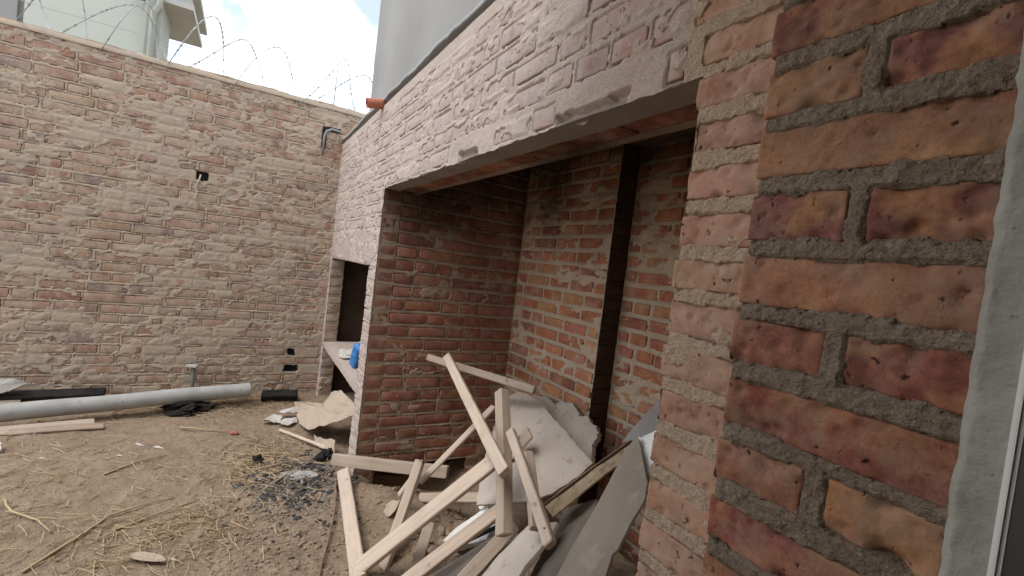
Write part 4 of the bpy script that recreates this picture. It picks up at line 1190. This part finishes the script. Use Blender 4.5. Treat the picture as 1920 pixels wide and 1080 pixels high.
slab('dry_leaf', [[-2.33, -0.889, 0.022], [-2.328, -0.905, 0.024], [-2.338, -0.936, 0.027], [-2.358, -0.973, 0.028], [-2.384, -1.006, 0.028], [-2.41, -1.023, 0.026], [-2.43, -1.021, 0.022], [-2.437, -1.001, 0.026], [-2.426, -0.97, 0.028], [-2.402, -0.937, 0.028], [-2.372, -0.908, 0.027], [-2.345, -0.891, 0.024]], (0.05, 0, 1), 0.002, 'paper', 'big dry pale leaf lying on the bare dirt', 'leaf', 0.002, 33, crumple=0.008)
for i, (x, y, s, lab) in enumerate(((-3.727, -1.19, 0.03, 'small white paper chip of the pair beyond the short pale stalk'), (-3.657, -1.08, 0.033, 'small white paper chip of the pair beyond the short pale stalk'), (-3.55, -1.26, 0.02, 'tiny white paper chip at the end of the short pale stalk'), (-3.60, -1.62, 0.02, 'tiny white paper chip on dirt in front of the boards'), (-2.36, -0.86, 0.02, 'tiny white paper chip next to the big dry leaf'))):
    z = float(gz(x, y))
    a = i * 1.3
    slab('paper_chip', [[x - s * math.cos(a), y - s, z + 0.006], [x - s * .3, y - s * .2, z + 0.012], [x + s, y + s, z + 0.007], [x + s * .4, y - s * .1, z + 0.006]], (0, 0, 1), 0.002, 'white_scrap', lab, 'paper', 0.001, 60 + i, group='paper chips on the dirt')
rb = blob('brick_crumb', (-3.821, -0.657, 0.012), (0.022, 0.03, 0.013), 71, 'brick_scrap', 0.4, 2); tag(rb, 'small red brick crumb on the bare dirt', 'brick crumb')
def stick(name, pts, r, mat, lab, cat, group=None):
    path = [Vector((x, y, float(gz(x, y)) + z)) for (x, y, z) in pts]
    out = []
    for i in range(len(path) - 1):
        for k in range(4):
            out.append(path[i].lerp(path[i + 1], k / 4) + Vector((random.uniform(-1, 1), random.uniform(-1, 1), 0)) * r * 0.6)
    out.append(path[-1])
    rr = [r * (1 - 0.45 * i / (len(out) - 1)) for i in range(len(out))]
    o = link(name, tube_mesh(name, out, rr, 7), M[mat]); tag(o, lab, cat, group); return o
stick('iron_rod', [(-2.80, -0.125, 0.03), (-2.55, -0.165, 0.025), (-2.25, -0.25, 0.015), (-1.95, -0.335, 0.015)], 0.008, 'rust', 'rusty iron rod lying on the dirt beside the squared post', 'rod')
stick('twig', [(-2.44, -1.36, 0.008), (-2.66, -1.23, 0.01), (-2.80, -1.17, 0.012), (-2.89, -1.02, 0.012), (-2.92, -0.92, 0.008)], 0.006, 'straw', 'long curved dry stalk on the bare dirt beyond the big leaf', 'stalk', None)
stick('twig', [(-2.66, -1.12, 0.008), (-2.76, -0.98, 0.012), (-2.86, -0.81, 0.008)], 0.0055, 'straw', 'straighter dry stalk beside the long curved stalk', 'stalk')
stick('twig', [(-3.30, -1.28, 0.008), (-3.42, -1.14, 0.012), (-3.50, -1.02, 0.008)], 0.006, 'twig', 'short pale stalk between the paper chips and the drain pipe', 'stalk')
stick('twig', [(-3.95, -1.00, 0.02), (-3.88, -0.85, 0.02), (-3.84, -0.70, 0.012)], 0.006, 'straw', 'bent dry stalk pointing at the red brick crumb', 'stalk')
stick('twig', [(-3.10, -1.62, 0.01), (-2.95, -1.55, 0.02), (-2.82, -1.42, 0.02), (-2.72, -1.35, 0.01)], 0.006, 'straw', 'forked dry stalk among loose straw', 'stalk')
stick('twig', [(-3.10, -0.55, 0.03), (-3.12, -0.34, 0.05), (-3.02, -0.08, 0.04)], 0.005, 'twig', 'thin pale twig across the ash', 'twig')
stick('twig', [(-2.85, -0.50, 0.02), (-2.98, -0.36, 0.04), (-3.08, -0.22, 0.045)], 0.005, 'twig', 'whitish twig crossing the ash beside the charcoal', 'twig')

# things on the shelf of the small opening
bt = rounded_block(0.10, 0.20, 0.06, 10, 14, 8, 0.028, 5, 0.016)
bo = link('blue_bottle', mesh_np('blue_bottle', bt[0], bt[1], True), M['blue'], loc=(-3.56, 0.09, 0.645)); bo.rotation_euler = (0.1, 0.45, 0.3)
tag(bo, 'crushed blue plastic bottle standing on the oven shelf', 'bottle')
rk = empty('wire_rack', (-3.85, 0.30, 0.56)); tag(rk, 'small white wire rack on the oven shelf', 'rack')
for s in range(6):
    x = -3.98 + s * 0.05
    adopt(link('wire', tube_mesh('wire', [(x, 0.22, 0.57), (x, 0.22, 0.72), (x, 0.40, 0.72), (x, 0.40, 0.57)], 0.0045, 6), M['white_scrap']), rk)
for (y, z) in ((0.22, 0.72), (0.40, 0.72), (0.22, 0.63)):
    adopt(link('rail', tube_mesh('rail', [(-4.0, y, z), (-3.71, y, z)], 0.0055, 6), M['white_scrap']), rk)
sb = blob('newspaper', (-3.98, 0.13, 0.575), (0.16, 0.09, 0.025), 82, 'white_scrap', 0.5, 3); tag(sb, 'crumpled white paper on the oven shelf', 'paper')
sb = blob('rubble_block', (-4.15, 0.28, 0.60), (0.12, 0.07, 0.045), 83, 'mortar_front', 0.4, 3); tag(sb, 'pale mortar lump on the oven shelf behind the paper', 'rubble')

# ------------------------------------------------------------------ charcoal, clods, straw
def scatter(name, n, pick, size, mat, label, cat, seed, shape='rock', flat=0.6):
    rs = np.random.RandomState(seed); rr = random.Random(seed)
    V, F = [], []
    t = (1 + 5 ** 0.5) / 2
    ico = np.array([(-1, t, 0), (1, t, 0), (-1, -t, 0), (1, -t, 0), (0, -1, t), (0, 1, t), (0, -1, -t), (0, 1, -t), (t, 0, -1), (t, 0, 1), (-t, 0, -1), (-t, 0, 1)], float) / 1.9
    icf = np.array([(0, 11, 5), (0, 5, 1), (0, 1, 7), (0, 7, 10), (0, 10, 11), (1, 5, 9), (5, 11, 4), (11, 10, 2), (10, 7, 6), (7, 1, 8), (3, 9, 4), (3, 4, 2), (3, 2, 6), (3, 6, 8), (3, 8, 9), (4, 9, 5), (2, 4, 11), (6, 2, 10), (8, 6, 7), (9, 8, 1)])
    nb = 0
    pts = [pick(rr) for _ in range(n)]
    zs = gz([p[0] for p in pts], [p[1] for p in pts])
    for (x, y), z in zip(pts, zs):
        s = size(rr)
        if shape == 'rock':
            J = ico * (1 + rs.uniform(-0.42, 0.42, (12, 1))) * np.array([1, rr.uniform(0.45, 1.0), flat * rr.uniform(0.7, 1.2)]) * s
            a = rr.uniform(0, 6.3); c, d = math.cos(a), math.sin(a)
            J = J @ np.array([[c, d, 0], [-d, c, 0], [0, 0, 1]])
            V.append(J + (x, y, z + s * flat * 0.35)); F.append(icf + nb); nb += 12
        else:
            L = s; a = rr.uniform(0, 6.3) if shape == 'straw' else rr.gauss(1.9, 0.6); w = rr.uniform(0.0010, 0.0022)
            cv = rr.uniform(-0.35, 0.35) * L; lift = rr.uniform(0.003, 0.018)
            q = []
            for k in range(4):
                u_ = k / 3 - 0.5
                px = x + math.cos(a) * u_ * L - math.sin(a) * cv * (0.25 - u_ * u_); py = y + math.sin(a) * u_ * L + math.cos(a) * cv * (0.25 - u_ * u_)
                pz = z + 0.004 + lift * (0.5 + u_) 
                for m in range(3):
                    b = m * 2.094
                    q.append((px - math.sin(a) * w * math.cos(b), py + math.cos(a) * w * math.cos(b), pz + w * math.sin(b)))
            f = []
            for k in range(3):
                for m in range(3):
                    i0, i1, i2, i3 = k * 3 + m, k * 3 + (m + 1) % 3, k * 3 + 3 + (m + 1) % 3, k * 3 + 3 + m
                    f += [(i0, i1, i2), (i0, i2, i3)]
            V.append(np.array(q)); F.append(np.array(f) + nb); nb += 12
    o = link(name, mesh_np(name, np.vstack(V), np.vstack(F)), M[mat])
    tag(o, label, cat, kind='stuff')
    return o
def g_ash(rr): return (rr.gauss(-2.95, 0.22), rr.gauss(-0.32, 0.14))
def g_wide(rr): return (rr.uniform(-4.55, -1.7), rr.uniform(-2.3, 0.0))
def g_clod(rr):
    return (rr.gauss(-2.50, 0.36), min(rr.gauss(-0.42, 0.26), 0.35))
def g_straw(rr):
    k = rr.random()
    if k < 0.22: return (rr.gauss(-3.25, 0.22), rr.gauss(-0.50, 0.13))
    if k < 0.40: return (rr.gauss(-2.55, 0.15), rr.gauss(-0.95, 0.22))
    if k < 0.54: return (rr.gauss(-2.95, 0.5), rr.gauss(-1.65, 0.25))
    if k < 0.85: return (max(-4.64, rr.gauss(-4.45, 0.12)), rr.gauss(-0.85, 0.4))
    return g_wide(rr)
scatter('charcoal', 650, g_ash, lambda r: r.choice([0.005, 0.008, 0.011, 0.020]) * r.uniform(0.7, 1.3), 'ash', 'dark charcoal and ash pieces of an old fire on the dirt', 'charcoal', 11, flat=0.42)
scatter('dirt_clods', 2600, g_clod, lambda r: 0.003 + 0.013 * r.random() ** 4, 'pebble', 'small clods of dry earth before the niche', 'clods', 12, flat=0.5)
scatter('gravel', 1600, g_wide, lambda r: 0.002 + 0.008 * r.random() ** 4, 'pebble', 'fine gravel scattered over the yard dirt', 'gravel', 13)
scatter('straw', 2300, g_straw, lambda r: r.uniform(0.03, 0.12), 'straw', 'loose dry straw scattered on the dirt', 'straw', 14, 'straw')
slab('ash_sheet', [[-3.02, -0.42, 0.040], [-3.03, -0.33, 0.050], [-2.98, -0.24, 0.056], [-2.93, -0.20, 0.050], [-2.90, -0.28, 0.045], [-2.92, -0.38, 0.042], [-2.96, -0.43, 0.038]], (0, 0, 1), 0.003, 'ash_pale', 'thin pale burnt sheet lying on the charcoal and ash', 'sheet', 0.010, 97, crumple=0.012)
def g_rub(rr): return (rr.gauss(-2.05, 0.25), rr.gauss(0.32, 0.16))
scatter('rubble', 170, g_rub, lambda r: 0.008 + 0.026 * r.random() ** 2, 'pebble', 'broken rubble on the dirt below the planks', 'rubble', 15)
for (x, y, s, sd, lab) in ((-3.20, -0.16, 0.040, 1, 'smaller black charcoal lump of the two under the wooden stick'), (-3.26, -0.10, 0.052, 2, 'larger black charcoal lump of the two under the wooden stick'), (-3.28, -0.52, 0.035, 3, 'lone black charcoal lump in the straw at the ash edge')):
    c_ = blob('charcoal_lump', (x, y, float(gz(x, y)) + s * 0.4), (s, s * 0.8, s * 0.6), sd + 90, 'black', 0.7, 3)
    tag(c_, lab, 'charcoal', 'charcoal lumps by the ash')
sl = blob('dirt_lump', (-2.55, 0.02, 0.03), (0.05, 0.05, 0.03), 95, 'pebble', 0.6, 3); tag(sl, 'lump of dry earth under the squared post', 'earth lump')
cr = slab('torn_bag', [[-2.48, 0.05, 0.03], [-2.42, 0.10, 0.10], [-2.35, 0.12, 0.13], [-2.33, 0.08, 0.06], [-2.40, 0.03, 0.02]], (0.3, -0.5, 0.8), 0.006, 'paper', 'torn pale paper bag beside the split board', 'bag', 0.006, 96, crumple=0.02)
